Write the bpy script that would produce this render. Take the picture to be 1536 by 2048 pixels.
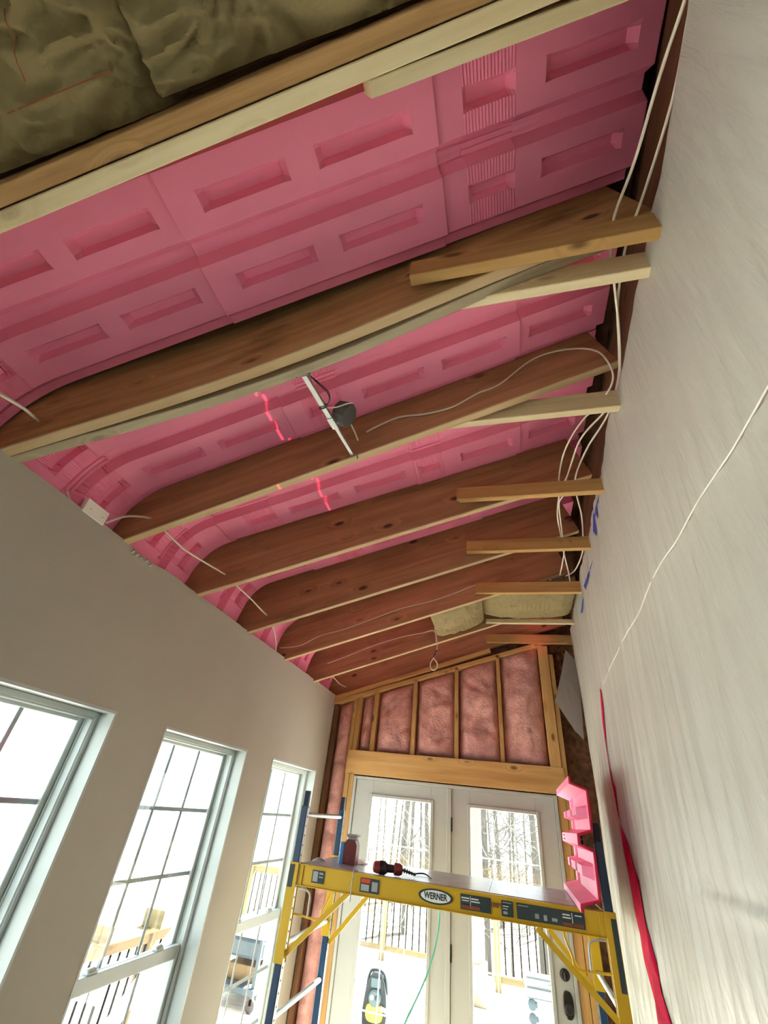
import bpy, bmesh, math, random
import numpy as np
from mathutils import Vector, Matrix, noise

# ------------------------------------------------------------------ clear, camera, world, exposure
for o in list(bpy.data.objects):
    bpy.data.objects.remove(o, do_unlink=True)
SC = bpy.context.scene
COL = SC.collection
H = 1.82                                    # eye height
FPX = 849.72                                # focal length in pixels of a 1536 px wide frame
YAW, PIT, ROL = 0.303671656, 0.611358085, -0.120416839


def _rot():
    cy, sy = math.cos(YAW), math.sin(YAW)
    cp, sp = math.cos(PIT), math.sin(PIT)
    cr, sr = math.cos(ROL), math.sin(ROL)
    rz = np.array([[cy, -sy, 0], [sy, cy, 0], [0, 0, 1]])
    rx = np.array([[1, 0, 0], [0, cp, -sp], [0, sp, cp]])
    ry = np.array([[cr, 0, sr], [0, 1, 0], [-sr, 0, cr]])
    return rz @ rx @ ry


ROT = _rot()
cam_d = bpy.data.cameras.new('camera')
cam = bpy.data.objects.new('camera', cam_d)
COL.objects.link(cam)
cam_d.sensor_fit = 'HORIZONTAL'
cam_d.sensor_width = 36.0
cam_d.lens = FPX / 1536 * 36.0
cam_d.clip_start = 0.02
cam_d.clip_end = 200
M = Matrix(((ROT[0, 0], ROT[0, 2], -ROT[0, 1], 0), (ROT[1, 0], ROT[1, 2], -ROT[1, 1], 0),
            (ROT[2, 0], ROT[2, 2], -ROT[2, 1], H), (0, 0, 0, 1)))
cam.matrix_world = M
SC.camera = cam

world = bpy.data.worlds.new('overcast_sky')
SC.world = world
world.use_nodes = True
bg = world.node_tree.nodes['Background']
bg.inputs['Color'].default_value = (0.86, 0.97, 1.0, 1)
bg.inputs['Strength'].default_value = 3.2
sun_d = bpy.data.lights.new('sun', 'SUN')
sun_d.energy = 85.0
sun_d.angle = math.radians(3.0)
sun_d.color = (1.0, 0.975, 0.92)
sun = bpy.data.objects.new('sun', sun_d)
COL.objects.link(sun)
sun.matrix_world = Vector((0.50, 0.58, 0.90)).to_track_quat('Z', 'Y').to_matrix().to_4x4()
SC.view_settings.view_transform = 'Standard'
SC.view_settings.look = 'None'
SC.view_settings.exposure = 0.80
SC.view_settings.gamma = 1.0
SC.view_settings.use_curve_mapping = False
SC.cycles.max_bounces = 10
SC.cycles.diffuse_bounces = 6
SC.cycles.transparent_max_bounces = 12
SC.cycles.sample_clamp_indirect = 8.0

random.seed(7)


# ------------------------------------------------------------------ measuring helpers
def ray(px, py):
    c = np.array([(px - 768) / FPX, 1.0, -(py - 1024) / FPX])
    return ROT @ c


def at_y(px, py, y):
    r = ray(px, py)
    t = y / r[1]
    return Vector((r[0] * t, y, H + r[2] * t))


def at_x(px, py, x):
    r = ray(px, py)
    t = x / r[0]
    return Vector((x, r[1] * t, H + r[2] * t))


def at_z(px, py, z):
    r = ray(px, py)
    t = (z - H) / r[2]
    return Vector((r[0] * t, r[1] * t, z))


SLOPE = 0.349
ANG = math.atan(SLOPE)


def zb(x, h=0.0):                           # underside of the rafters at x (plus h)
    return H + 1.573 + SLOPE * x + h


def at_roof(px, py, h):
    r = ray(px, py)
    t = (1.573 + h) / (r[2] - SLOPE * r[0])
    return Vector((r[0] * t, r[1] * t, H + r[2] * t))


# ------------------------------------------------------------------ materials
def new_mat(name):
    m = bpy.data.materials.new(name)
    m.use_nodes = True
    nt = m.node_tree
    return m, nt, nt.nodes['Principled BSDF']


def mat(name, col, rough=0.6, metal=0.0, spec=0.3, var=0.0, vscale=6.0, bump=0.0, bscale=60.0, stretch=(1, 1, 1), emit=None):
    m, nt, b = new_mat(name)
    b.inputs['Base Color'].default_value = (*col, 1)
    b.inputs['Roughness'].default_value = rough
    b.inputs['Metallic'].default_value = metal
    b.inputs['Specular IOR Level'].default_value = spec
    if emit:
        b.inputs['Emission Color'].default_value = (*emit[:3], 1)
        b.inputs['Emission Strength'].default_value = emit[3]
    if var or bump:
        tc = nt.nodes.new('ShaderNodeTexCoord')
        mp = nt.nodes.new('ShaderNodeMapping')
        mp.inputs['Scale'].default_value = stretch
        nt.links.new(tc.outputs['Object'], mp.inputs['Vector'])
    if var:
        n = nt.nodes.new('ShaderNodeTexNoise')
        n.inputs['Scale'].default_value = vscale
        n.inputs['Detail'].default_value = 5
        nt.links.new(mp.outputs['Vector'], n.inputs['Vector'])
        r = nt.nodes.new('ShaderNodeValToRGB')
        r.color_ramp.elements[0].position = 0.3
        r.color_ramp.elements[1].position = 0.7
        r.color_ramp.elements[0].color = (*[c * (1 - var) for c in col], 1)
        r.color_ramp.elements[1].color = (*[min(1, c * (1 + var)) for c in col], 1)
        nt.links.new(n.outputs['Fac'], r.inputs['Fac'])
        nt.links.new(r.outputs['Color'], b.inputs['Base Color'])
    if bump:
        n2 = nt.nodes.new('ShaderNodeTexNoise')
        n2.inputs['Scale'].default_value = bscale
        n2.inputs['Detail'].default_value = 4
        nt.links.new(mp.outputs['Vector'], n2.inputs['Vector'])
        bp = nt.nodes.new('ShaderNodeBump')
        bp.inputs['Strength'].default_value = bump
        bp.inputs['Distance'].default_value = 0.01
        nt.links.new(n2.outputs['Fac'], bp.inputs['Height'])
        nt.links.new(bp.outputs['Normal'], b.inputs['Normal'])
    return m


def wood(name, dark, mid, light, knots=1.0, knot_col=None, rough=0.7, stain=0.0):
    """sawn lumber: grain runs along the local X axis of the board"""
    m, nt, b = new_mat(name)
    b.inputs['Roughness'].default_value = rough
    b.inputs['Specular IOR Level'].default_value = 0.25
    N = nt.nodes.new
    L = nt.links.new
    tc = N('ShaderNodeTexCoord')
    oi = N('ShaderNodeObjectInfo')
    add = N('ShaderNodeVectorMath')
    mul = N('ShaderNodeVectorMath')
    mul.operation = 'MULTIPLY'
    mul.inputs[1].default_value = (37.0, 11.0, 23.0)
    L(oi.outputs['Random'], mul.inputs[0])
    L(tc.outputs['Object'], add.inputs[0])
    L(mul.outputs[0], add.inputs[1])
    # knots bend the grain
    mpk = N('ShaderNodeMapping')
    mpk.inputs['Scale'].default_value = (2.0, 4.5, 4.5)
    L(add.outputs[0], mpk.inputs['Vector'])
    vo = N('ShaderNodeTexVoronoi')
    vo.inputs['Scale'].default_value = 1.6
    L(mpk.outputs[0], vo.inputs['Vector'])
    kd = N('ShaderNodeMapRange')
    kd.inputs['From Min'].default_value = 0.0
    kd.inputs['From Max'].default_value = 0.32
    kd.inputs['To Min'].default_value = 1.0
    kd.inputs['To Max'].default_value = 0.0
    L(vo.outputs['Distance'], kd.inputs['Value'])
    mp = N('ShaderNodeMapping')
    mp.inputs['Scale'].default_value = (0.55, 9.0, 9.0)
    L(add.outputs[0], mp.inputs['Vector'])
    warp = N('ShaderNodeVectorMath')
    warp.operation = 'MULTIPLY_ADD'
    warp.inputs[1].default_value = (0.0, 0.9, 0.9)
    L(kd.outputs[0], warp.inputs[0])
    L(mp.outputs[0], warp.inputs[2])
    wv = N('ShaderNodeTexNoise')
    wv.inputs['Scale'].default_value = 2.2
    wv.inputs['Detail'].default_value = 7
    wv.inputs['Roughness'].default_value = 0.62
    wv.inputs['Distortion'].default_value = 0.35
    L(warp.outputs[0], wv.inputs['Vector'])
    ramp = N('ShaderNodeValToRGB')
    e = ramp.color_ramp.elements
    e[0].position, e[0].color = 0.28, (*dark, 1)
    e[1].position, e[1].color = 0.74, (*light, 1)
    k = e.new(0.52)
    k.color = (*mid, 1)
    L(wv.outputs['Fac'], ramp.inputs['Fac'])
    kk = N('ShaderNodeMapRange')
    kk.inputs['From Min'].default_value = 0.07
    kk.inputs['From Max'].default_value = 0.14
    kk.inputs['To Min'].default_value = 0.85 * knots
    kk.inputs['To Max'].default_value = 0.0
    L(vo.outputs['Distance'], kk.inputs['Value'])
    mx = N('ShaderNodeMix')
    mx.data_type = 'RGBA'
    kc = knot_col or tuple(c * 0.35 for c in dark)
    mx.inputs['B'].default_value = (*kc, 1)
    L(kk.outputs[0], mx.inputs['Factor'])
    L(ramp.outputs['Color'], mx.inputs['A'])
    # slight board to board tone
    hs = N('ShaderNodeHueSaturation')
    mr = N('ShaderNodeMapRange')
    mr.inputs['To Min'].default_value = 0.86
    mr.inputs['To Max'].default_value = 1.12
    L(oi.outputs['Random'], mr.inputs['Value'])
    L(mr.outputs[0], hs.inputs['Value'])
    L(mx.outputs['Result'], hs.inputs['Color'])
    out = hs.outputs['Color']
    if stain:
        n3 = N('ShaderNodeTexNoise')
        n3.inputs['Scale'].default_value = 2.4
        n3.inputs['Detail'].default_value = 6
        mp3 = N('ShaderNodeMapping')
        mp3.inputs['Scale'].default_value = (0.8, 3.0, 3.0)
        L(add.outputs[0], mp3.inputs['Vector'])
        L(mp3.outputs[0], n3.inputs['Vector'])
        r3 = N('ShaderNodeMapRange')
        r3.inputs['From Min'].default_value = 0.58
        r3.inputs['From Max'].default_value = 0.70
        r3.inputs['To Max'].default_value = stain
        L(n3.outputs['Fac'], r3.inputs['Value'])
        m3 = N('ShaderNodeMix')
        m3.data_type = 'RGBA'
        m3.inputs['B'].default_value = (*[c * 0.4 for c in dark], 1)
        L(r3.outputs[0], m3.inputs['Factor'])
        L(out, m3.inputs['A'])
        out = m3.outputs['Result']
    L(out, b.inputs['Base Color'])
    bp = N('ShaderNodeBump')
    bp.inputs['Strength'].default_value = 0.25
    bp.inputs['Distance'].default_value = 0.004
    L(wv.outputs['Fac'], bp.inputs['Height'])
    L(bp.outputs['Normal'], b.inputs['Normal'])
    return m


def glass(name, tint=(0.97, 0.99, 0.98), refl=0.06):
    m = bpy.data.materials.new(name)
    m.use_nodes = True
    nt = m.node_tree
    nt.nodes.clear()
    o = nt.nodes.new('ShaderNodeOutputMaterial')
    t = nt.nodes.new('ShaderNodeBsdfTransparent')
    t.inputs['Color'].default_value = (*tint, 1)
    g = nt.nodes.new('ShaderNodeBsdfGlossy')
    g.inputs['Roughness'].default_value = 0.02
    mx = nt.nodes.new('ShaderNodeMixShader')
    mx.inputs[0].default_value = refl
    nt.links.new(t.outputs[0], mx.inputs[1])
    nt.links.new(g.outputs[0], mx.inputs[2])
    nt.links.new(mx.outputs[0], o.inputs['Surface'])
    return m


def poly_film(name, col, transp=0.1, transl=0.3, rough=0.22):
    """milky polyethylene sheeting"""
    m = bpy.data.materials.new(name)
    m.use_nodes = True
    nt = m.node_tree
    N, L = nt.nodes.new, nt.links.new
    b = nt.nodes['Principled BSDF']
    out = nt.nodes['Material Output']
    b.inputs['Base Color'].default_value = (*col, 1)
    b.inputs['Roughness'].default_value = rough
    b.inputs['Specular IOR Level'].default_value = 0.55
    tc = N('ShaderNodeTexCoord')
    mp = N('ShaderNodeMapping')
    mp.inputs['Rotation'].default_value = (0.12, 0, 0)
    mp.inputs['Scale'].default_value = (1, 13.0, 1.6)
    L(tc.outputs['Object'], mp.inputs['Vector'])
    n = N('ShaderNodeTexNoise')
    n.inputs['Scale'].default_value = 2.6
    n.inputs['Detail'].default_value = 7
    n.inputs['Roughness'].default_value = 0.6
    n.inputs['Distortion'].default_value = 0.6
    L(mp.outputs[0], n.inputs['Vector'])
    bp = N('ShaderNodeBump')
    bp.inputs['Strength'].default_value = 0.55
    bp.inputs['Distance'].default_value = 0.02
    L(n.outputs['Fac'], bp.inputs['Height'])
    L(bp.outputs['Normal'], b.inputs['Normal'])
    tl = N('ShaderNodeBsdfTranslucent')
    tl.inputs['Color'].default_value = (*col, 1)
    m1 = N('ShaderNodeMixShader')
    m1.inputs[0].default_value = transl
    L(b.outputs[0], m1.inputs[1])
    L(tl.outputs[0], m1.inputs[2])
    tr = N('ShaderNodeBsdfTransparent')
    m2 = N('ShaderNodeMixShader')
    m2.inputs[0].default_value = transp
    L(m1.outputs[0], m2.inputs[1])
    L(tr.outputs[0], m2.inputs[2])
    L(m2.outputs[0], out.inputs['Surface'])
    return m


MT = {}
MT['drywall'] = mat('painted_drywall', (0.425, 0.405, 0.345), 0.85, var=0.03, vscale=2.0, bump=0.05, bscale=220)
MT['white_vinyl'] = mat('white_vinyl', (0.46, 0.51, 0.50), 0.4, spec=0.45, var=0.02)
MT['white_paint'] = mat('white_door_paint', (0.42, 0.44, 0.42), 0.45, spec=0.4, var=0.02)
MT['muntin'] = mat('grey_muntin', (0.30, 0.34, 0.36), 0.5)
MT['glass'] = glass('window_glass')
MT['foam'] = mat('pink_foam', (0.92, 0.27, 0.45), 0.45, spec=0.35, var=0.05, vscale=3.0, bump=0.12, bscale=420)
MT['foam_edge'] = mat('pink_foam_cut_edge', (0.50, 0.010, 0.045), 0.6)
MT['rafter'] = wood('brown_rafter_wood', (0.27, 0.135, 0.068), (0.41, 0.215, 0.112), (0.52, 0.29, 0.155), 1.0, (0.05, 0.018, 0.01), stain=0.25)
MT['rafter_stained'] = wood('stained_rafter_wood', (0.29, 0.16, 0.065), (0.46, 0.275, 0.12), (0.57, 0.37, 0.18), 1.0, (0.03, 0.012, 0.008), stain=0.75)
MT['pale'] = wood('pale_new_lumber', (0.60, 0.48, 0.28), (0.70, 0.585, 0.37), (0.78, 0.68, 0.47), 0.5, (0.25, 0.13, 0.06))
MT['fir'] = wood('orange_fir_lumber', (0.40, 0.22, 0.075), (0.52, 0.31, 0.115), (0.60, 0.38, 0.16), 0.9, (0.07, 0.025, 0.012))
MT['grey_wood'] = wood('greyed_furring', (0.30, 0.26, 0.18), (0.43, 0.37, 0.255), (0.52, 0.455, 0.32), 0.6, (0.2, 0.11, 0.06), stain=0.35)
MT['lit_edge_wood'] = wood('lit_underside_tone', (0.42, 0.28, 0.15), (0.55, 0.40, 0.23), (0.64, 0.49, 0.31), 0.5, (0.12, 0.05, 0.02))  # paler rafter tone, stands in for light on the undersides
MT['osb'] = mat('brown_sheathing', (0.17, 0.09, 0.05), 0.9, var=0.5, vscale=22.0, bump=0.4, bscale=60)
MT['dark_wood'] = wood('dark_old_wood', (0.09, 0.04, 0.02), (0.15, 0.07, 0.035), (0.21, 0.105, 0.05), 0.8, (0.02, 0.01, 0.006), stain=0.4)
MT['subfloor'] = mat('plywood_subfloor', (0.42, 0.35, 0.26), 0.8, var=0.18, vscale=4.0, stretch=(1, 5, 1))
MT['batt'] = mat('pink_fiberglass', (0.62, 0.33, 0.30), 0.95, spec=0.05, var=0.22, vscale=9.0, bump=0.9, bscale=45)
MT['kraft'] = mat('kraft_paper', (0.27, 0.215, 0.105), 0.75, spec=0.2, var=0.12, vscale=6.0, bump=0.7, bscale=22)
MT['red_print'] = mat('red_print', (0.30, 0.075, 0.03), 0.8)
MT['brown_print'] = mat('brown_print', (0.20, 0.11, 0.05), 0.8)
MT['cable'] = mat('white_cable_jacket', (0.74, 0.68, 0.58), 0.45, spec=0.4)
MT['black'] = mat('black_plastic', (0.02, 0.02, 0.022), 0.5)
MT['box_grey'] = mat('dark_grey_box', (0.09, 0.09, 0.085), 0.5, spec=0.4)
MT['steel'] = mat('galvanised_steel', (0.40, 0.42, 0.42), 0.42, metal=0.7)
MT['plastic'] = poly_film('poly_sheeting', (0.635, 0.65, 0.585), transp=0.05, transl=0.18)
MT['flap'] = poly_film('poly_flap', (0.45, 0.43, 0.42), transp=0.45, transl=0.35)
MT['cord'] = mat('white_cord', (0.90, 0.88, 0.82), 0.5)
MT['red_tape'] = mat('red_seam_tape', (0.50, 0.008, 0.05), 0.75, spec=0.06, var=0.2, vscale=14)
MT['blue_tape'] = mat('blue_tape', (0.045, 0.055, 0.33), 0.5)
MT['yellow'] = mat('yellow_scaffold_paint', (0.60, 0.38, 0.010), 0.38, spec=0.45, var=0.04)
MT['navy'] = mat('navy_scaffold_paint', (0.012, 0.045, 0.105), 0.4, spec=0.45, var=0.1)
MT['navy_cap'] = mat('black_blue_insert', (0.008, 0.016, 0.04), 0.5)
MT['hole'] = mat('dark_hole', (0.01, 0.012, 0.015), 0.8)
MT['platform'] = mat('scaffold_deck', (0.30, 0.33, 0.35), 0.28, spec=0.6, var=0.3, vscale=8, bump=0.1, bscale=30)
MT['label_dark'] = mat('label_dark', (0.035, 0.055, 0.06), 0.4)
MT['label_white'] = mat('label_white', (0.82, 0.84, 0.82), 0.4)
MT['label_red'] = mat('label_red', (0.62, 0.07, 0.02), 0.4)
MT['label_grey'] = mat('label_grey', (0.35, 0.37, 0.36), 0.4)
MT['label_brown'] = mat('label_brown', (0.22, 0.07, 0.035), 0.4)
MT['tool_red'] = mat('tool_dark_red', (0.20, 0.022, 0.025), 0.4, spec=0.4)
MT['tool_blue'] = mat('tool_bright_blue', (0.05, 0.30, 0.70), 0.35, spec=0.4)
MT['paper'] = mat('white_paper', (0.85, 0.85, 0.85), 0.7)
MT['bronze'] = mat('dark_bronze', (0.05, 0.045, 0.04), 0.3, metal=0.7)
MT['deck'] = wood('weathered_deck', (0.42, 0.38, 0.33), (0.55, 0.50, 0.44), (0.66, 0.61, 0.54), 0.3)
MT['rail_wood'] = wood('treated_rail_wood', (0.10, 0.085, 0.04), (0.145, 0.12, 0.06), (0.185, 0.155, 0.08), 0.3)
MT['baluster'] = mat('black_baluster', (0.004, 0.004, 0.004), 0.9, spec=0.05)
MT['bark'] = mat('grey_bark', (0.10, 0.093, 0.083), 0.9, var=0.3, vscale=6, stretch=(3, 3, 0.6))
MT['column'] = mat('beige_column', (0.20, 0.18, 0.13), 0.7, var=0.04)
MT['yard'] = mat('pale_yard', (0.42, 0.40, 0.37), 0.95, var=0.06, vscale=0.4)
MT['leaf_litter'] = mat('leaf_litter', (0.15, 0.13, 0.095), 0.95, var=0.4, vscale=3.0)
MT['comp_yellow'] = mat('compressor_yellow', (0.36, 0.235, 0.004), 0.35, spec=0.4)
MT['comp_dark'] = mat('compressor_charcoal', (0.012, 0.018, 0.022), 0.6, spec=0.15)
MT['comp_grey'] = mat('compressor_grey', (0.045, 0.07, 0.08), 0.6, spec=0.15)
MT['hose'] = mat('green_hose', (0.10, 0.34, 0.26), 0.5)
MT['alum'] = mat('ladder_aluminium', (0.17, 0.20, 0.21), 0.6, metal=0.2)
MT['bluegrey'] = mat('blue_grey_plastic', (0.025, 0.045, 0.06), 0.5)
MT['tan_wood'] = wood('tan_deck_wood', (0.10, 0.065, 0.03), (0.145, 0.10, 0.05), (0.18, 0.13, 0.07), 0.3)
MT['plaster'] = mat('broken_gypsum', (0.62, 0.58, 0.52), 0.9, var=0.1, vscale=30)


# ------------------------------------------------------------------ mesh helpers
def link(name, verts, faces, m, parent=None, loc=None, smooth=None, mats=None, fmat=None, kind=None):
    me = bpy.data.meshes.new(name)
    me.from_pydata([tuple(v) for v in verts], [], faces)
    me.update()
    return linkm(name, me, m, parent, loc, smooth, mats, fmat, kind)


def linkm(name, me, m, parent=None, loc=None, smooth=None, mats=None, fmat=None, kind=None):
    for mm in (mats or [m]):
        me.materials.append(MT[mm] if isinstance(mm, str) else mm)
    if fmat is not None:
        me.polygons.foreach_set('material_index', fmat)
    if smooth is not None:
        me.shade_smooth()
        if smooth < 179:
            me.set_sharp_from_angle(angle=math.radians(smooth))
    o = bpy.data.objects.new(name, me)
    COL.objects.link(o)
    if loc is not None:
        o.matrix_world = loc if isinstance(loc, Matrix) else Matrix.Translation(Vector(loc))
    if kind:
        o['kind'] = kind
    if parent is not None:
        adopt(o, parent)
    return o


def adopt(o, parent):
    mw = o.matrix_world.copy() if o.matrix_world != Matrix.Identity(4) else o.matrix_basis.copy()
    o.parent = parent
    o.matrix_parent_inverse = wm(parent).inverted()
    o.matrix_basis = mw
    return o


def wm(o):
    m = o.matrix_basis.copy()
    p = o.parent
    if p is not None:
        m = wm(p) @ o.matrix_parent_inverse @ m
    return m


def empty(name, loc):
    e = bpy.data.objects.new(name, None)
    e.empty_display_size = 0.05
    e.matrix_basis = Matrix.Translation(Vector(loc))
    COL.objects.link(e)
    return e


def tag(o, label, cat, group=None):
    o['label'] = label
    o['category'] = cat
    if group:
        o['group'] = group
    return o


def struct(o, label=None, cat=None):
    o['kind'] = 'structure'
    if label:
        o['label'] = label
    if cat:
        o['category'] = cat
    return o


class MB:
    """collects simple solids into one mesh"""
    def __init__(self):
        self.v, self.f, self.mi = [], [], []

    def add(self, vs, fs, mi=0):
        n = len(self.v)
        self.v += [tuple(v) for v in vs]
        self.f += [tuple(i + n for i in f) for f in fs]
        self.mi += [mi] * len(fs)
        return self

    def box(self, x0, x1, y0, y1, z0, z1, mi=0):
        vs = [(x0, y0, z0), (x1, y0, z0), (x1, y1, z0), (x0, y1, z0), (x0, y0, z1), (x1, y0, z1), (x1, y1, z1), (x0, y1, z1)]
        return self.add(vs, [(3, 2, 1, 0), (4, 5, 6, 7), (0, 1, 5, 4), (1, 2, 6, 5), (2, 3, 7, 6), (3, 0, 4, 7)], mi)

    def cbox(self, x0, x1, y0, y1, z0, z1, c=0.004, mi=0):
        """box with chamfered edges"""
        bm = bmesh.new()
        bmesh.ops.create_cube(bm, size=1.0)
        for v in bm.verts:
            v.co = Vector(((x0 + x1) / 2 + v.co.x * (x1 - x0), (y0 + y1) / 2 + v.co.y * (y1 - y0), (z0 + z1) / 2 + v.co.z * (z1 - z0)))
        bmesh.ops.bevel(bm, geom=list(bm.edges), offset=c, segments=1, affect='EDGES')
        bm.verts.index_update()
        self.add([v.co[:] for v in bm.verts], [[v.index for v in f.verts] for f in bm.faces], mi)
        bm.free()
        return self

    def bar(self, a, b, w, h, up=(0, 0, 1), mi=0):
        """square bar between two points"""
        a, b = Vector(a), Vector(b)
        d = (b - a).normalized()
        s = d.cross(Vector(up))
        if s.length < 1e-4:
            s = d.cross(Vector((1, 0, 0)))
        s.normalize()
        u = s.cross(d)
        vs = []
        for p in (a, b):
            for i, j in ((-1, -1), (1, -1), (1, 1), (-1, 1)):
                vs.append(p + s * (w / 2 * i) + u * (h / 2 * j))
        return self.add(vs, [(0, 1, 2, 3), (7, 6, 5, 4), (0, 4, 5, 1), (1, 5, 6, 2), (2, 6, 7, 3), (3, 7, 4, 0)], mi)

    def tube(self, pts, r, n=8, mi=0, caps=True, radii=None):
        pts = [Vector(p) for p in pts]
        k = len(pts)
        t0 = (pts[1] - pts[0]).normalized()
        nrm = t0.orthogonal().normalized()
        base = len(self.v)
        for i, p in enumerate(pts):
            t = (pts[min(i + 1, k - 1)] - pts[max(i - 1, 0)]).normalized()
            nrm = (nrm - t * nrm.dot(t))
            nrm = nrm.normalized() if nrm.length > 1e-6 else t.orthogonal().normalized()
            bn = t.cross(nrm)
            rr = radii[i] if radii else r
            for j in range(n):
                a = 2 * math.pi * j / n
                self.v.append(tuple(p + nrm * (rr * math.cos(a)) + bn * (rr * math.sin(a))))
        for i in range(k - 1):
            for j in range(n):
                a, b2 = base + i * n + j, base + i * n + (j + 1) % n
                self.f.append((a, b2, b2 + n, a + n))
                self.mi.append(mi)
        if caps:
            self.f.append(tuple(base + j for j in reversed(range(n))))
            self.f.append(tuple(base + (k - 1) * n + j for j in range(n)))
            self.mi += [mi, mi]
        return self

    def lathe(self, prof, a, d, n=20, mi=0):
        """prof: (distance along d, radius)"""
        a, d = Vector(a), Vector(d).normalized()
        pts = [a + d * p[0] for p in prof]
        s = d.orthogonal().normalized()
        u = d.cross(s)
        base = len(self.v)
        for (t, r), p in zip(prof, pts):
            for j in range(n):
                an = 2 * math.pi * j / n
                self.v.append(tuple(p + s * (r * math.cos(an)) + u * (r * math.sin(an))))
        for i in range(len(prof) - 1):
            for j in range(n):
                q, b2 = base + i * n + j, base + i * n + (j + 1) % n
                self.f.append((q, b2, b2 + n, q + n))
                self.mi.append(mi)
        self.f.append(tuple(base + j for j in reversed(range(n))))
        self.f.append(tuple(base + (len(prof) - 1) * n + j for j in range(n)))
        self.mi += [mi, mi]
        return self

    def build(self, name, m, parent=None, smooth=None, mats=None, kind=None):
        # origin at the centre of the box round the mesh
        A = np.array(self.v)
        c = (A.min(0) + A.max(0)) / 2
        return link(name, [tuple(p) for p in (A - c)], self.f, m, parent, Vector(c), smooth, mats, self.mi if mats else None, kind)


def spline(pts, sub=8):
    P = [Vector(p) for p in pts]
    out = []
    n = len(P)
    for i in range(n - 1):
        p0, p1, p2, p3 = P[max(i - 1, 0)], P[i], P[i + 1], P[min(i + 2, n - 1)]
        for k in range(sub):
            t = k / sub
            out.append(0.5 * ((2 * p1) + (p2 - p0) * t + (2 * p0 - 5 * p1 + 4 * p2 - p3) * t * t + (3 * p1 - p0 - 3 * p2 + p3) * t ** 3))
    out.append(P[-1])
    return out


def board(name, A, B, w, h, m, parent=None, up=(0, 0, 1), base=True, ch=0.0025, bow=0.0):
    """sawn board with eased edges; A,B run along the middle of its underside (base) or of the board; local X is its length"""
    A, B = Vector(A), Vector(B)
    d = B - A
    ln = d.length
    d.normalize()
    s = Vector(up).cross(d).normalized()
    u = d.cross(s)
    c = (A + B) / 2 + (u * (h / 2) if base else Vector())
    sec = [(-w / 2 + ch, -h / 2), (w / 2 - ch, -h / 2), (w / 2, -h / 2 + ch), (w / 2, h / 2 - ch), (w / 2 - ch, h / 2), (-w / 2 + ch, h / 2), (-w / 2, h / 2 - ch), (-w / 2, -h / 2 + ch)]
    vs, fs = [], []
    nseg = 14 if bow else 1
    for i in range(nseg + 1):
        x = -ln / 2 + ln * i / nseg
        dy = bow * max(0.0, math.cos(math.pi * (x / ln + 0.06) / 0.9)) ** 1.5
        vs += [(x, a + dy, b) for a, b in sec]
    for i in range(nseg):
        for j in range(8):
            k = (j + 1) % 8
            fs.append((i * 8 + j, i * 8 + j + 8, i * 8 + k + 8, i * 8 + k))
    fs.append(tuple(range(8)))
    fs.append(tuple(reversed(range(nseg * 8, nseg * 8 + 8))))
    mw = Matrix(((d.x, s.x, u.x, c.x), (d.y, s.y, u.y, c.y), (d.z, s.z, u.z, c.z), (0, 0, 0, 1)))
    return link(name, vs, fs, m, parent, mw)


def text_mesh(body, size, depth=0.0006, bold=0.035):
    cu = bpy.data.curves.new('lettering', 'FONT')
    cu.body = body
    cu.size = size
    cu.extrude = depth
    cu.offset = size * bold
    cu.align_x = 'CENTER'
    cu.align_y = 'CENTER'
    o = bpy.data.objects.new('lettering', cu)
    COL.objects.link(o)
    dg = bpy.context.evaluated_depsgraph_get()
    me = bpy.data.meshes.new_from_object(o.evaluated_get(dg))
    bpy.data.objects.remove(o)
    bpy.data.curves.remove(cu)
    return me


# ------------------------------------------------------------------ room shell
XL = -1.756            # face of the left drywall
YE = 4.65              # face of the end wall studs
ZW = zb(XL) + 0.003    # top of the drywall
WIN = [(-1.73, -0.81), (-0.42, 0.50), (0.88, 1.82), (2.18, 3.09), (3.50, 4.45)]  # first one is an unseen window, added to let in more daylight
WZ0, WZ1 = 0.10, 2.08
WT = 0.175

b = MB()
b.box(XL - 0.3, 1.1, -2.8, 4.9, -0.06, 0.0)
struct(b.build('floor', 'subfloor'), 'plywood subfloor of the room under renovation')

# left wall, cut round the windows
b = MB()
ys = [-2.8]
for a, c in WIN:
    ys += [a, c]
ys += [4.76]
for i in range(len(ys) - 1):
    y0, y1 = ys[i], ys[i + 1]
    if i % 2 == 0:
        b.box(XL - WT, XL, y0, y1, 0, ZW - 0.03)
    else:
        b.box(XL - WT, XL, y0, y1, 0, WZ0)
        b.box(XL - WT, XL, y0, y1, WZ1, ZW - 0.03)
wl = b.build('wall_left', 'drywall')
struct(wl, 'greige painted drywall with three tall windows')
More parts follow.
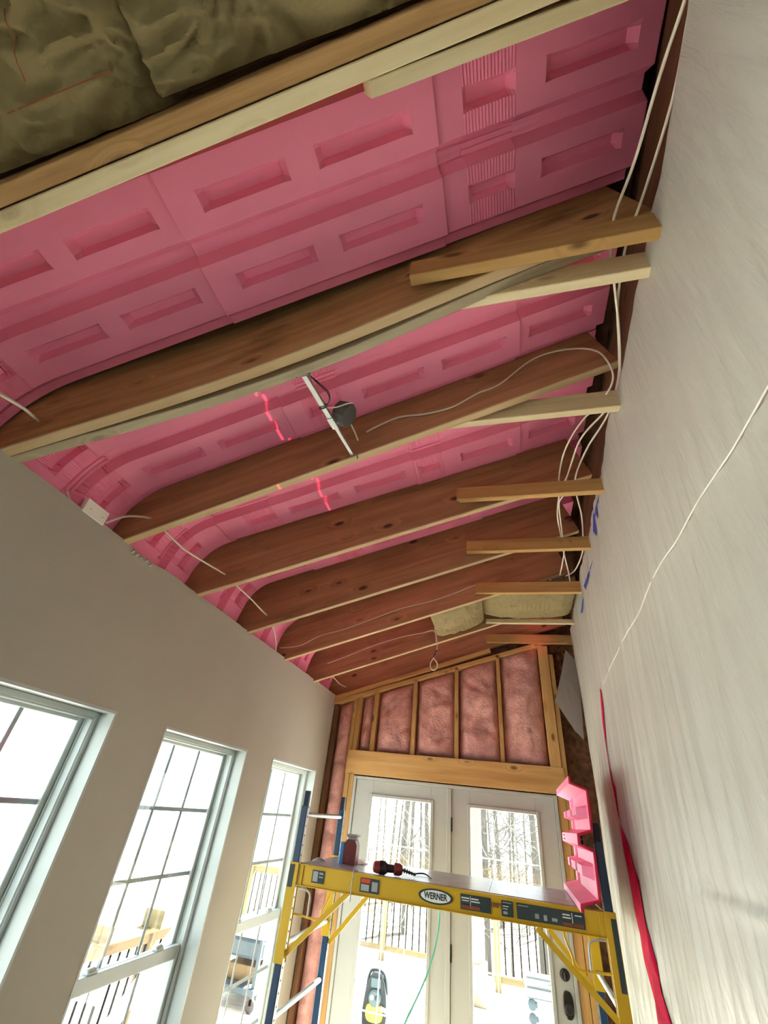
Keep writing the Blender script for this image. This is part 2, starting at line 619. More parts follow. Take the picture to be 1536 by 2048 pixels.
# torn top edge of the drywall sheet (a thin lip that runs a little above the plate)
vs, fs = [], []
n = 150
for i in range(n + 1):
    y = -2.8 + 7.5 * i / n
    r = 0.004 * noise.noise(Vector((y * 9, 0, 0))) + 0.003 * noise.noise(Vector((y * 31, 3, 0)))
    if 1.47 < y < 1.66:
        r -= 0.012 + 0.008 * noise.noise(Vector((y * 60, 8, 0)))
    zt = ZW + r + 0.035 * max(0, (y - 1.5)) / 3.2 * 0.6
    for x in (XL + 0.0008, XL - 0.012):
        vs += [(x, y, ZW - 0.06), (x, y, zt)]
for i in range(n):
    a = i * 4
    c = a + 4
    fs += [(a, c, c + 1, a + 1), (a + 2, a + 3, c + 3, c + 2), (a + 1, c + 1, c + 3, a + 3), (a, a + 2, c + 2, c)]
link('drywall_edge', vs, fs, 'drywall', wl)
b = MB()
for i in range(5):
    y = 1.475 + i * 0.034 + 0.012 * random.random()
    z = ZW - 0.02 - 0.010 * random.random()
    s = 0.010 + 0.010 * random.random()
    b.add([(XL + 0.003, y, z - s), (XL + 0.004, y + s * 1.4, z - s * 0.3), (XL + 0.002, y + s * 0.8, z + s), (XL + 0.016, y + s * 0.5, z + s * 0.2)], [(0, 1, 2), (0, 3, 1), (1, 3, 2), (2, 3, 0)])
o = b.build('broken_edge', 'plaster', wl)

# roof deck over everything, closed at the eave
b = MB()
for xa, xb in ((-2.3, 0.95),):
    vs = []
    for x in (xa, xb):
        for y in (-2.8, 4.95):
            vs += [(x, y, zb(x, 0.44)), (x, y, zb(x, 0.47))]
    b.add(vs, [(0, 2, 6, 4), (1, 5, 7, 3), (0, 4, 5, 1), (2, 3, 7, 6), (0, 1, 3, 2), (4, 6, 7, 5)])
ceil_o = b.build('ceiling', 'dark_wood')
struct(ceil_o, 'brown board roof deck above the rafters')
b = MB()
b.box(-2.12, -2.08, -2.8, 4.95, ZW - 0.4, zb(-2.1, 0.45))
b.box(-2.12, XL - WT, -2.8, 4.95, ZW - 0.42, ZW - 0.38)
struct(b.build('trim_1', 'dark_wood'), 'eave blocking behind the left wall')

# house wall on the right, behind the plastic sheet (slightly out of square)


def xr(y):
    return 0.615 + 0.037 * y


vs = [(xr(-2.8), -2.8, 0), (xr(4.95), 4.95, 0), (xr(4.95), 4.95, 4.2), (xr(-2.8), -2.8, 4.2)]
vs += [(x + 0.12, y, z) for x, y, z in vs]
wr = link('wall_right', vs, [(0, 1, 2, 3), (7, 6, 5, 4), (0, 4, 5, 1), (3, 2, 6, 7), (0, 3, 7, 4), (1, 5, 6, 2)], 'osb')
struct(wr, 'dark brown sheathed house wall behind the plastic sheet')
# ledger and studs on it
board('ledger', (xr(-2.8) - 0.018, -2.8, zb(0.6) - 0.02), (xr(4.6) - 0.018, 4.6, zb(0.76) - 0.02), 0.036, 0.24, 'dark_wood', wr)
for y in np.arange(0.30, 4.6, 0.405):
    board('stud', (xr(y) - 0.02, y, 2.9), (xr(y) - 0.02, y, zb(0.62) - 0.03), 0.040, 0.038, 'dark_wood', wr, up=(0, 1, 0), base=False)

# plain wall behind the camera
b = MB()
b.add([(XL - WT, -2.8, 0), (0.75, -2.8, 0), (0.75, -2.8, zb(0.75, 0.44)), (XL - WT, -2.8, zb(XL - WT, 0.44)),
       (XL - WT, -2.66, 0), (0.75, -2.66, 0), (0.75, -2.66, zb(0.75, 0.44)), (XL - WT, -2.66, zb(XL - WT, 0.44))],
      [(0, 1, 2, 3), (7, 6, 5, 4), (0, 4, 5, 1), (1, 5, 6, 2), (2, 6, 7, 3), (3, 7, 4, 0)])
struct(b.build('wall_back', 'drywall'), 'painted wall behind the viewpoint')


# ------------------------------------------------------------------ windows
def ring(b, y0, y1, z0, z1, wl_, wr_, wb_, wt_, x0, x1):
    b.cbox(x0, x1, y0, y0 + wl_, z0, z1, 0.003)
    b.cbox(x0, x1, y1 - wr_, y1, z0, z1, 0.003)
    b.cbox(x0, x1, y0 + wl_, y1 - wr_, z0, z0 + wb_, 0.003)
    b.cbox(x0, x1, y0 + wl_, y1 - wr_, z1 - wt_, z1, 0.003)


def make_window(idx, y0, y1, detail=True):
    w = empty('window_%d' % idx, (XL - 0.1, (y0 + y1) / 2, WZ0))
    struct(w, {3: 'nearest tall double-hung window, cut off by the left picture edge', 4: 'middle tall white double-hung window with grid bars',
               5: 'farthest tall white window, beside the blue scaffold post'}.get(idx, 'unseen tall white double-hung window behind the viewpoint'))
    b = MB()
    t = 0.012
    b.box(XL - 0.095, XL + 0.0015, y0 - 0.0005, y0 + t, WZ0, WZ1)
    b.box(XL - 0.095, XL + 0.0015, y1 - t, y1 + 0.0005, WZ0, WZ1)
    b.box(XL - 0.095, XL + 0.0015, y0 + t, y1 - t, WZ1 - t, WZ1 + 0.0005)
    b.box(XL - 0.095, XL + 0.02, y0 + t, y1 - t, WZ0 - 0.0005, WZ0 + t)
    b.build('jamb_liner', 'white_vinyl', w)
    b = MB()
    ring(b, y0 + t, y1 - t, WZ0 + t, WZ1 - t, 0.020, 0.020, 0.03, 0.026, XL - 0.172, XL - 0.078)
    # stops that make the stepped frame
    ring(b, y0 + t + 0.018, y1 - t - 0.018, WZ0 + 0.03, WZ1 - 0.036, 0.008, 0.008, 0.01, 0.008, XL - 0.134, XL - 0.126)
    ring(b, y0 + t + 0.018, y1 - t - 0.018, WZ0 + 0.03, WZ1 - 0.036, 0.007, 0.007, 0.01, 0.010, XL - 0.094, XL - 0.084)
    b.build('frame', 'white_vinyl', w)
    zm = 1.035
    for nm, x0, x1, za, zt_, rb, rt in (('upper_sash', XL - 0.164, XL - 0.138, zm, WZ1 - 0.036, 0.055, 0.022), ('lower_sash', XL - 0.124, XL - 0.096, WZ0 + 0.04, zm + 0.06, 0.07, 0.058)):
        ya, yb = y0 + 0.031, y1 - 0.031
        b = MB()
        ring(b, ya, yb, za, zt_, 0.030, 0.030, rb, rt, x0, x1)
        s = b.build(nm, 'white_vinyl', w)
        xm = (x0 + x1) / 2
        b = MB()
        b.box(xm - 0.002, xm + 0.002, ya + 0.028, yb - 0.028, za + rb - 0.002, zt_ - rt + 0.002)
        b.build('pane', 'glass', s)
        gy0, gy1, gz0, gz1 = ya + 0.030, yb - 0.030, za + rb, zt_ - rt
        for k in (1, 2):
            yy = gy0 + (gy1 - gy0) * k / 3
            b = MB()
            b.cbox(xm - 0.009, xm - 0.003, yy - 0.010, yy + 0.010, gz0, gz1, 0.0015)
            b.build('muntin', 'muntin', s)
            zz = gz0 + (gz1 - gz0) * k / 3
            b = MB()
            b.cbox(xm - 0.0085, xm - 0.0035, gy0, gy1, zz - 0.010, zz + 0.010, 0.0015)
            b.build('muntin', 'muntin', s)
        if nm == 'lower_sash' and detail:
            for fy in (0.22, 0.78):
                yy = ya + (yb - ya) * fy
                b = MB()
                b.cbox(x0 - 0.004, x1 - 0.002, yy - 0.032, yy + 0.032, zt_, zt_ + 0.009, 0.003)
                b.cbox(x0 + 0.002, x1 - 0.008, yy - 0.016, yy + 0.030, zt_ + 0.007, zt_ + 0.019, 0.004)
                b.bar((x0 + 0.012, yy - 0.03, zt_ + 0.018), (x0 + 0.012, yy + 0.012, zt_ + 0.022), 0.012, 0.006)
                b.build('sash_lock', 'white_vinyl', s)
    return w


for i, (a, c) in enumerate(WIN):
    make_window(i + 1, a, c, i >= 2)

# ------------------------------------------------------------------ end wall framing
we = empty('wall_front', (-0.5, YE, 0))
struct(we, 'open stud end wall with header over the double door')


def plate_z(x):
    return 2.80 + 0.332 * (x + 1.742)


b = MB()
b.box(XL - WT, -1.44, YE + 0.10, YE + 0.125, 0, 4.0)
b.box(0.41, 0.95, YE + 0.10, YE + 0.125, 0, 4.0)
b.box(-1.44, 0.41, YE + 0.10, YE + 0.125, 2.08, 4.0)
b.build('sheathing', 'osb', we)


def vstud(x0, x1, z0, z1, m='fir', y0=YE, d=0.09, nm='stud'):
    return board(nm, ((x0 + x1) / 2, y0 + d / 2, z0), ((x0 + x1) / 2, y0 + d / 2, z1), d, x1 - x0, m, we, up=(1, 0, 0), base=False)


for x0, x1 in ((-1.492, -1.446), (-1.312, -1.268), (-0.898, -0.859), (-0.471, -0.432), (-0.044, -0.006)):
    vstud(x0, x1, 2.292, plate_z((x0 + x1) / 2) - 0.088)
vstud(-1.745, -1.700, 0.0, plate_z(-1.72) - 0.09, 'dark_wood', YE + 0.01)
vstud(-1.528, -1.486, 0.0, 2.09)
vstud(-1.482, -1.436, 0.0, 2.09)
vstud(-1.535, -1.497, 2.09, plate_z(-1.515) - 0.088, y0=YE + 0.005)
vstud(0.385, 0.478, 2.29, 3.385, nm='corner_post', y0=YE - 0.015)
vstud(0.482, 0.524, 0.0, 3.30)
vstud(0.412, 0.478, 0.0, 2.09)
board('header', (-1.515, YE - 0.006, 2.092), (0.488, YE - 0.006, 2.092), 0.040, 0.204, 'fir', we)
# sloping plates
board('top_plate', (-1.752, YE + 0.045, plate_z(-1.752) - 0.088), (0.53, YE + 0.045, plate_z(0.53) - 0.088 - 0.04), 0.09, 0.042, 'fir', we)
board('top_plate', (-1.752, YE + 0.040, plate_z(-1.752) - 0.045), (-0.09, YE + 0.040, plate_z(-0.09) - 0.035), 0.09, 0.042, 'fir', we)


# fibreglass batts
def fibre(name, x0, x1, z0f, z1f, y, depth, label, seed, tear=0.0):
    nx = max(8, int((x1 - x0) / 0.018))
    hgt = z1f((x0 + x1) / 2) - z0f((x0 + x1) / 2)
    nz = max(12, int(hgt / 0.022))
    vs, fs = [], []
    for j in range(nz + 1):
        v = j / nz
        for i in range(nx + 1):
            u = i / nx
            x = x0 + (x1 - x0) * u
            za, zc = z0f(x), z1f(x)
            z = za + (zc - za) * v
            eu = min(u, 1 - u) * (x1 - x0)
            ev = min(v, 1 - v) * hgt
            round_ = (1 - math.exp(-eu / 0.03)) * (1 - math.exp(-ev / 0.035))
            p = Vector((x * 9 + seed * 7, z * 7, seed))
            dd = 0.030 * noise.noise(p * 0.55) + 0.016 * noise.noise(p * 1.5) + 0.008 * noise.noise(p * 3.7)
            dd -= 0.022 * max(0, 1 - abs(noise.noise(Vector((x * 2.0 + seed, z * 3.2 + seed * 3, 4.0)))) * 9)
            vs.append((x, y + depth - (depth * 0.93) * round_ - dd * round_, z))
    w = nx + 1
    for j in range(nz):
        for i in range(nx):
            a = j * w + i
            fs.append((a, a + 1, a + w + 1, a + w))
    # back and rim
    n0 = len(vs)
    for (i, j) in [(i, 0) for i in range(nx + 1)] + [(nx, j) for j in range(1, nz + 1)] + [(i, nz) for i in range(nx - 1, -1, -1)] + [(0, j) for j in range(nz - 1, 0, -1)]:
        p = vs[j * w + i]
        vs.append((p[0], y + depth + 0.004, p[2]))
    fs.append(tuple(range(n0, len(vs))))
    A = np.array(vs)
    c = (A.min(0) + A.max(0)) / 2
    o = link(name, A - c, fs, 'batt', None, Vector(c), smooth=60)
    return tag(o, label, 'insulation', 'pink fiberglass batts in the end wall')


ctop = lambda x: plate_z(x) - 0.093
cbot = lambda x: 2.302
for k, (x0, x1, lab) in enumerate(((-1.442, -1.316, 'narrow pink fiberglass batt, leftmost in the row above the door header'),
                                   (-1.264, -0.902, 'pink fiberglass batt above the header, second bay from the left wall'),
                                   (-0.855, -0.475, 'pink fiberglass batt above the header, third bay from the left wall'),
                                   (-0.428, -0.048, 'tall pink fiberglass batt left of the last full bay above the header'),
                                   (-0.002, 0.381, 'tallest pink fiberglass batt, creased, beside the corner post above the header'))):
    fibre('fiberglass_batt', x0, x1, cbot, ctop, YE - 0.004, 0.085, lab, k + 1)
fibre('fiberglass_batt', -1.697, -1.537, lambda x: 0.02, lambda x: plate_z(x) - 0.093, YE - 0.01, 0.09, 'full-height pink fiberglass strip in the corner left of the double door', 9)

# ------------------------------------------------------------------ double door
dr = empty('door_1', (-0.51, YE, 0))
struct(dr, 'white glazed double door in the end wall')
b = MB()
b.cbox(-1.432, -1.405, YE - 0.012, YE + 0.10, 0, 2.082, 0.003)
b.cbox(0.383, 0.410, YE - 0.012, YE + 0.10, 0, 2.082, 0.003)
b.cbox(-1.405, 0.383, YE - 0.012, YE + 0.10, 2.058, 2.082, 0.003)
b.build('door_frame', 'white_paint', dr)
b = MB()
b.cbox(-1.40, 0.38, YE - 0.01, YE + 0.12, 0.0, 0.02, 0.003)
b.build('threshold', 'alum', dr)


def leaf(x0, x1, gx0, gx1, hinge_x, hw):
    y0, y1 = YE + 0.0, YE + 0.045
    b = MB()
    z0, z1, gz0, gz1 = 0.02, 2.056, 0.25, 1.927
    b.cbox(x0, gx0, y0, y1, z0, z1, 0.002)
    b.cbox(gx1, x1, y0, y1, z0, z1, 0.002)
    b.cbox(gx0, gx1, y0, y1, z0, gz0, 0.002)
    b.cbox(gx0, gx1, y0, y1, gz1, z1, 0.002)
    lf = b.build('door_leaf', 'white_paint', dr)
    b = MB()
    for a0, a1, c0, c1 in ((gx0 - 0.026, gx0 + 0.002, gz0 - 0.026, gz1 + 0.026), (gx1 - 0.002, gx1 + 0.026, gz0 - 0.026, gz1 + 0.026),
                           (gx0, gx1, gz0 - 0.026, gz0 + 0.002), (gx0, gx1, gz1 - 0.002, gz1 + 0.026)):
        b.cbox(a0, a1, y0 - 0.010, y0 + 0.004, c0, c1, 0.004)
    b.build('lite_moulding', 'white_paint', lf)
    b = MB()
    b.box(gx0 - 0.002, gx1 + 0.002, YE + 0.010, YE + 0.014, gz0 - 0.002, gz1 + 0.002)
    b.build('pane', 'glass', lf)
    for k in (1, 2):
        xx = gx0 + (gx1 - gx0) * k / 3
        b = MB()
        b.cbox(xx - 0.004, xx + 0.004, YE + 0.018, YE + 0.026, gz0, gz1, 0.001)
        b.build('muntin', 'white_vinyl', lf)
    for k in range(1, 5):
        zz = gz1 + (gz0 - gz1) * k / 5 - 0.005
        b = MB()
        b.cbox(gx0, gx1, YE + 0.0185, YE + 0.0255, zz - 0.004, zz + 0.004, 0.001)
        b.build('muntin', 'white_vinyl', lf)
    if hinge_x is not None:
        for hz in (1.79, 0.985, 0.28):
            b = MB()
            b.lathe([(-0.05, 0.007), (0.05, 0.007)], (hinge_x, YE - 0.008, hz), (0, 0, 1), 10)
            b.cbox(hinge_x - 0.006, hinge_x + 0.010, YE - 0.004, YE + 0.002, hz - 0.05, hz + 0.05, 0.001)
            b.build('hinge', 'bronze', lf)
    return lf


leaf(-1.402, -0.534, -1.233, -0.680, None, False)
# astragal between the leaves
b = MB()
b.cbox(-0.536, -0.496, YE - 0.014, YE + 0.03, 0.02, 2.056, 0.004)
b.box(-0.530, -0.470, YE + 0.047, YE + 0.060, 0.02, 2.056)
b.build('astragal', 'white_paint', dr)
rl = leaf(-0.492, 0.381, -0.330, 0.226, -0.495, True)
b = MB()
b.lathe([(0, 0.034), (0.008, 0.034), (0.016, 0.029), (0.022, 0.024)], (0.327, YE, 0.990), (0, -1, 0), 24)
b.cbox(0.320, 0.334, YE - 0.040, YE - 0.02, 0.970, 1.010, 0.003)
b.build('deadbolt', 'bronze', rl, smooth=35)
b = MB()
pr = []
for j in range(24):
    a = 2 * math.pi * j / 24
    pr.append((0.331 + 0.036 * math.copysign(abs(math.cos(a)) ** 0.75, math.cos(a)), 0.842 + 0.070 * math.copysign(abs(math.sin(a)) ** 0.85, math.sin(a))))
vs = [(x, YE - 0.001, z) for x, z in pr] + [(x, YE - 0.008, z) for x, z in pr] + [(0.331 + (x - 0.331) * 0.8, YE - 0.014, 0.842 + (z - 0.842) * 0.86) for x, z in pr]
fs = []
for r in (0, 24):
    for j in range(24):
        k = (j + 1) % 24
        fs.append((r + j, r + 24 + j, r + 24 + k, r + k))
fs.append(tuple(range(48, 72)))
b.add(vs, fs)
b.lathe([(0, 0.012), (0.03, 0.010), (0.034, 0.022), (0.05, 0.028), (0.062, 0.024), (0.066, 0.010)], (0.331, YE - 0.012, 0.835), (0, -1, 0), 20)
b.build('door_knob', 'bronze', rl, smooth=40)

# ------------------------------------------------------------------ rafters
XA, XB = -1.90, 0.60          # ends of the rafters along x
# near-face y at the left wall and at the house wall
RAF = [('first', 0.146, 0.094, 0.040, 'rafter_stained', 'brown rafter beside the kraft paper at the top of the picture'),
       ('r1', 0.764, 0.756, 0.040, 'rafter_stained', 'stained brown rafter with dark knots above the metal bar hanger'),
       ('r2', 1.410, 1.362, 0.040, 'rafter', 'brown rafter that the looping white cable and bar hanger are fixed to'),
       ('r3', 2.033, 2.160, 0.036, 'rafter', 'brown rafter, third nearest of those beyond the bar hanger'),
       ('r4', 2.668, 2.780, 0.036, 'rafter', 'brown rafter whose tie board carries pencil marks'),
       ('r5', 3.312, 3.410, 0.036, 'rafter', 'brown rafter with a long white cable stapled along its face'),
       ('r6', 3.992, 4.066, 0.036, 'rafter', 'farthest free brown rafter, in front of the end wall plate')]
RD = 0.40


def raf_y(k, x):
    _, a, c, t, *_ = RAF[k]
    return a + (c - a) * (x - XL) / (0.6 - XL)


for k, (nm, yl, yr, t, m, lab) in enumerate(RAF):
    ya, yb = raf_y(k, XA) + t / 2, raf_y(k, XB) + t / 2
    o = board('rafter', (XA, ya, zb(XA)), (XB, yb, zb(XB)), t, RD, m, up=(0, 0, 1), bow=0.042 if k == 1 else 0.0)
    tag(o, lab, 'rafter', 'roof rafters')
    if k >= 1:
        st = board('lit_edge_strip', (XA, ya, zb(XA, -0.005)), (XB, yb, zb(XB, -0.005)), t + 0.001, 0.008, 'lit_edge_wood', o, bow=0.042 if k == 1 else 0.0)  # added strip with the light on the rafter underside put into its colour
        st['label'] = 'added strip, painted paler for the light on the underside'
o = board('rafter', (XA, YE + 0.055, zb(XA, 0.004)), (0.70, YE + 0.055, zb(0.70, 0.004)), 0.040, RD, 'rafter')
tag(o, 'brown rafter resting directly over the end wall plates', 'rafter', 'roof rafters')

# furring strips beside the first two rafters
o = board('furring_strip', (-1.90, 0.213, zb(-1.90, -0.004)), (0.60, 0.157, zb(0.60, -0.004)), 0.040, 0.09, 'pale')
tag(o, 'pale wood furring strip along the near side of the pink foam bay', 'furring strip', 'furring strips')
o = board('furring_strip', (-1.80, 0.828, zb(-1.80, -0.006)), (0.55, 0.820, zb(0.55, -0.002)), 0.040, 0.09, 'grey_wood', bow=0.060)
tag(o, 'greyish wood furring strip under the stained rafter, holding the bar hanger', 'furring strip', 'furring strips')

o = board('furring_strip', (-0.238, 0.2135, zb(-0.238, -0.003)), (0.56, 0.213, zb(0.56, -0.003)), 0.035, 0.090, 'pale')
tag(o, 'short pale board with a cut end beside the topmost furring strip', 'furring strip', 'furring strips')
# horizontal tie boards at the high side
TZ = H + 1.575
TIES = [(0.712, 0.752, -0.235, 0.590, TZ - 0.02, 0.105, 'fir', 'orange tie board with a split edge on the stained rafter'),
        (0.846, 0.884, -0.34, 0.590, TZ + 0.004, 0.110, 'pale', 'pale tie board beside the greyish furring strip'),
        (1.442, 1.480, -0.30, 0.605, TZ - 0.004, 0.108, 'pale', 'pale tie board below the looping white cable'),
        (2.062, 2.102, -0.200, 0.635, TZ + 0.004, 0.088, 'fir', 'fir tie board, first one past the hanging white cables'),
        (2.690, 2.730, -0.190, 0.660, TZ + 0.006, 0.092, 'fir', 'fir tie board marked with pencil letters near the plastic'),
        (3.345, 3.383, -0.165, 0.685, TZ - 0.010, 0.095, 'fir', 'fir tie board just in front of the kraft-faced batts'),
        (4.022, 4.060, -0.110, 0.705, TZ - 0.004, 0.040, 'pale', 'thin pale strip under the far kraft-faced batt'),
        (4.590, 4.630, -0.130, 0.725, TZ + 0.004, 0.090, 'fir', 'fir tie board lit by red laser light above the corner post')]
TO = []
for y0, y1, x0, x1, z, h, m, lab in TIES:
    o = board('tie_board', (x0, (y0 + y1) / 2, z), (x1, (y0 + y1) / 2, z), y1 - y0, h, m)
    tag(o, lab, 'tie board', 'horizontal tie boards')
    TO.append(o)
# pencil marks on the sixth tie
b = MB()
for cx, kind in ((0.445, 0), (0.510, 1)):
    y, z = 2.6893, TZ + 0.062
    if kind == 0:
        pts = [(cx, y, z + 0.012), (cx, y, z - 0.012), (cx + 0.014, y, z - 0.006), (cx + 0.016, y, z + 0.006), (cx, y, z + 0.012)]
    else:
        pts = [(cx, y, z - 0.012), (cx, y, z + 0.012), (cx + 0.012, y, z + 0.007), (cx, y, z), (cx + 0.016, y, z - 0.012)]
    b.tube(pts, 0.0011, 4)
b.build('pencil_mark', 'black', TO[4], kind='stuff')


# ------------------------------------------------------------------ pink foam vent baffles
XBEND = -1.62
RB = 0.28


def bay_y0(bay, x):
    return 0.1925 if bay == 0 else raf_y(bay, x) + RAF[bay][3] + 0.003


def eave_path(h):
    """returns f(s) -> (x, z, nx, nz) running left from x=0.6 along the underside at height h, bending down past the wall"""
    ca, sa = math.cos(ANG), math.sin(ANG)
    s1 = (0.6 - XBEND) / ca

    def f(s):
        if s <= s1:
            x = 0.6 - s * ca
            return x, zb(x, h), sa, -ca
        x0, z0 = XBEND, zb(XBEND, h)
        th = ANG + min((s - s1) / RB, math.radians(58))
        x = x0 - RB * (math.sin(th) - math.sin(ANG))
        z = z0 - RB * (math.cos(ANG) - math.cos(th))
        rest = (s - s1) - RB * math.radians(58)
        if rest > 0:
            x -= rest * math.cos(th)
            z -= rest * math.sin(th)
        return x, z, math.sin(th), -math.cos(th)
    return f


def s_of_x(x):
    return (0.6 - x) / math.cos(ANG)


W0 = 0.595
# (t, depth towards the deck) of the cross-section
SEC = [(0.0, 0.052), (0.033, 0.052), (0.060, 0.0), (0.250, 0.0), (0.275, 0.042), (0.325, 0.042), (0.350, 0.0), (0.530, 0.0), (0.558, 0.052), (0.595, 0.052)]
LOBES = [(0.060, 0.250, 0.130, 0.200), (0.350, 0.530, 0.400, 0.464)]


def sec_h(t):
    for (a, ha), (c, hc) in zip(SEC, SEC[1:]):
        if a <= t <= c + 1e-9:
            return ha + (hc - ha) * (t - a) / (c - a)
    return 0.05


def baffle_grid(s0, s1, pockets, ribs, curved):
    sb = {s0, s0 + 0.003, s1 - 0.003, s1}
    for a, c in pockets:
        sb |= {a, a + 0.022, c - 0.022, c}
    rib_on = []
    for a, c in ribs:
        n = int(round((c - a) / 0.0056))
        for i in range(n + 1):
            sb.add(a + (c - a) * i / n)
        sb |= {a - 0.0008, c + 0.0008}
        sb |= {a + 0.022, c - 0.022}
        rib_on.append((a, c, n))
    if curved is not None:
        a = curved
        while a < s1:
            sb.add(a)
            a += 0.02
    ss = sorted(s for s in sb if s0 - 1e-9 <= s <= s1 + 1e-9)
    out = [ss[0]]
    for s in ss[1:]:
        if s - out[-1] > 0.0003:
            out.append(s)
    ss = out
    tb = {t for t, _ in SEC} | {0.003, W0 - 0.003}
    for _, _, p0, p1 in LOBES:
        tb |= {p0, p0 + 0.014, p1 - 0.014, p1}
    tb |= {0.286, 0.288, 0.293, 0.295, 0.306, 0.308, 0.313, 0.315}
    ts = sorted(tb)

    def hh(s, t):
        h = sec_h(t)
        inrib = None
        for a, c, n in rib_on:
            if a - 1e-6 <= s <= c + 1e-6:
                inrib = int(round((s - a) / (c - a) * n)) % 2
        if inrib is not None and ((0.058 < t < 0.262) or (0.338 < t < 0.535)):
            h += -0.0022 if inrib else 0.0012
        if inrib is not None and (abs(t - 0.2905) < 0.0028 or abs(t - 0.3105) < 0.0028):
            h -= 0.006
        for a, c in list(pockets) + [(q[0], q[1]) for q in ribs]:
            if a < s < c:
                for _, _, p0, p1 in LOBES:
                    if p0 < t < p1:
                        ds = min(s - a, c - s) / 0.022
                        dt = min(t - p0, p1 - t) / 0.014
                        h = max(h, 0.033 * min(1, ds, dt))
        return h
    return ss, ts, hh


def baffle(bay, x0, x1, pockets, ribs, label, hl, lift=0.0, extra=0.0):
    """one moulded panel between rafters bay and bay+1, from x0 (high end) to x1 (low end)"""
    f = eave_path(hl - lift)
    s0, s1 = s_of_x(x0), s_of_x(x1) + extra
    pk = [(s_of_x(c), s_of_x(a)) for a, c in pockets]
    rb = [(s_of_x(c), s_of_x(a)) for a, c in ribs]
    ss, ts, hh = baffle_grid(s0, s1, pk, rb, s_of_x(XBEND) if extra or x1 < XBEND else None)
    vs, fs = [], []
    for s in ss:
        x, z, nx, nz = f(s)
        ya = bay_y0(bay, x)
        yb = raf_y(bay + 1, x) - 0.003 if bay + 1 < len(RAF) else YE - 0.004
        for t in ts:
            h = hh(s, t)
            yv = ya + (yb - ya) * t / W0
            if bay == 1:
                yv = max(yv, ya + 0.002 + 0.043 * max(0.0, math.cos(math.pi * ((x + 0.65) / 2.65 + 0.06) / 0.9)) ** 1.5)
            vs.append((x - nx * h, yv, z - nz * h))
    w = len(ts)
    for i in range(len(ss) - 1):
        for j in range(w - 1):
            a = i * w + j
            fs.append((a, a + 1, a + w + 1, a + w))
    A = np.array(vs)
    c = (A.min(0) + A.max(0)) / 2
    o = link('vent_baffle', A - c, fs, 'foam', None, Vector(c), smooth=22)
    md = o.modifiers.new('thickness', 'SOLIDIFY')
    md.thickness = 0.007
    md.offset = -1
    tag(o, label, 'foam panel', 'pink foam rafter vent baffles')
    # embossed lettering next to the pockets (too faint to read): low strokes
    bb = MB()
    rnd = random.Random(int(abs(x0 * 977 + bay * 31) * 10))
    for a, c2 in pk:
        for li, t0 in ((0, 0.208), (1, 0.472)):
            s = a + 0.03
            while s < c2 + 0.02 and c2 < s_of_x(XBEND) and s > s0 + 0.02 and s < s1 - 0.03:
                gw = 0.009 + 0.006 * rnd.random()
                for kx in range(rnd.choice((1, 2, 2, 3))):
                    sa = s + gw * (kx / 2.0)
                    ta, tb_ = t0 + 0.004 * rnd.random(), t0 + 0.018 + 0.006 * rnd.random()
                    if kx == 1 and rnd.random() < 0.6:
                        sb_, tb_ = sa + gw * 0.6, ta + 0.004
                    else:
                        sb_ = sa + 0.0030
                    q = []
                    for sq, tq in ((sa, ta), (sb_, ta), (sb_, tb_), (sa, tb_)):
                        for off in (0.0005, -0.0026):
                            x, z, nx, nz = f(sq)
                            ya = bay_y0(bay, x)
                            yb = raf_y(bay + 1, x) - 0.003 if bay + 1 < len(RAF) else YE - 0.004
                            q.append((x - nx * off, ya + (yb - ya) * tq / W0, z - nz * off))
                    bb.add(q, [(0, 2, 4, 6), (7, 5, 3, 1), (0, 1, 3, 2), (2, 3, 5, 4), (4, 5, 7, 6), (6, 7, 1, 0)])
                s += gw + 0.006
    if bb.v and bay < 4:
        bb.build('embossed_lettering', 'foam', o, kind='stuff')
    return o


HB = [0.265, 0.235, 0.29, 0.325, 0.325, 0.325, 0.325]
EXT = 0.0
XE = XBEND - 0.54 * math.cos(ANG)      # low end runs down behind the drywall
# bay 0
baffle(0, 0.585, -0.13, [(0.236, 0.521)], [(-0.020, 0.148)], 'shadowed pink foam baffle with ribbed band, at the top right by the wall cables', HB[0])
baffle(0, -0.100, -0.945, [(-0.475, -0.175), (-0.850, -0.563)], [], 'pink foam baffle in the middle of the nearest bay', HB[0], 0.012)
baffle(0, -0.920, XE, [(-1.285, -1.000), (-1.648, -1.361)], [(-1.90, -1.72)], 'pink foam baffle in the nearest bay, running to the left picture edge', HB[0], 0.0)
# bay 1
baffle(1, 0.565, 0.150, [(0.210, 0.500)], [], 'short pink foam baffle above the pale tie by the two wall cables', HB[1])
baffle(1, 0.172, -0.915, [(-0.190, 0.112), (-0.562, -0.268)], [(-0.822, -0.650)], 'pink foam baffle behind the metal bar hanger', HB[1], 0.010)
baffle(1, -0.892, XE, [(-1.262, -0.965), (-1.632, -1.335)], [(-1.90, -1.72)], 'pink foam baffle with a red laser line, left of the bar hanger', HB[1], 0.0)
# bay 2
baffle(2, 0.585, 0.170, [(0.238, 0.520)], [], 'pink foam baffle end by the hanging loops of white cable', HB[2])
baffle(2, 0.192, -0.435, [(-0.165, 0.148)], [(-0.415, -0.262)], 'pink foam baffle with a ribbed band just past the bar hanger', HB[2], 0.010)
baffle(2, -0.420, -1.610, [(-0.801, -0.495), (-1.195, -0.892)], [(-1.450, -1.272)], 'long pink foam baffle in the bay beyond the looping cable', HB[2], 0.0)
baffle(2, -1.597, XE, [], [(-1.92, -1.74)], 'short curved pink foam baffle end crossed by a white cable', HB[2], 0.010)
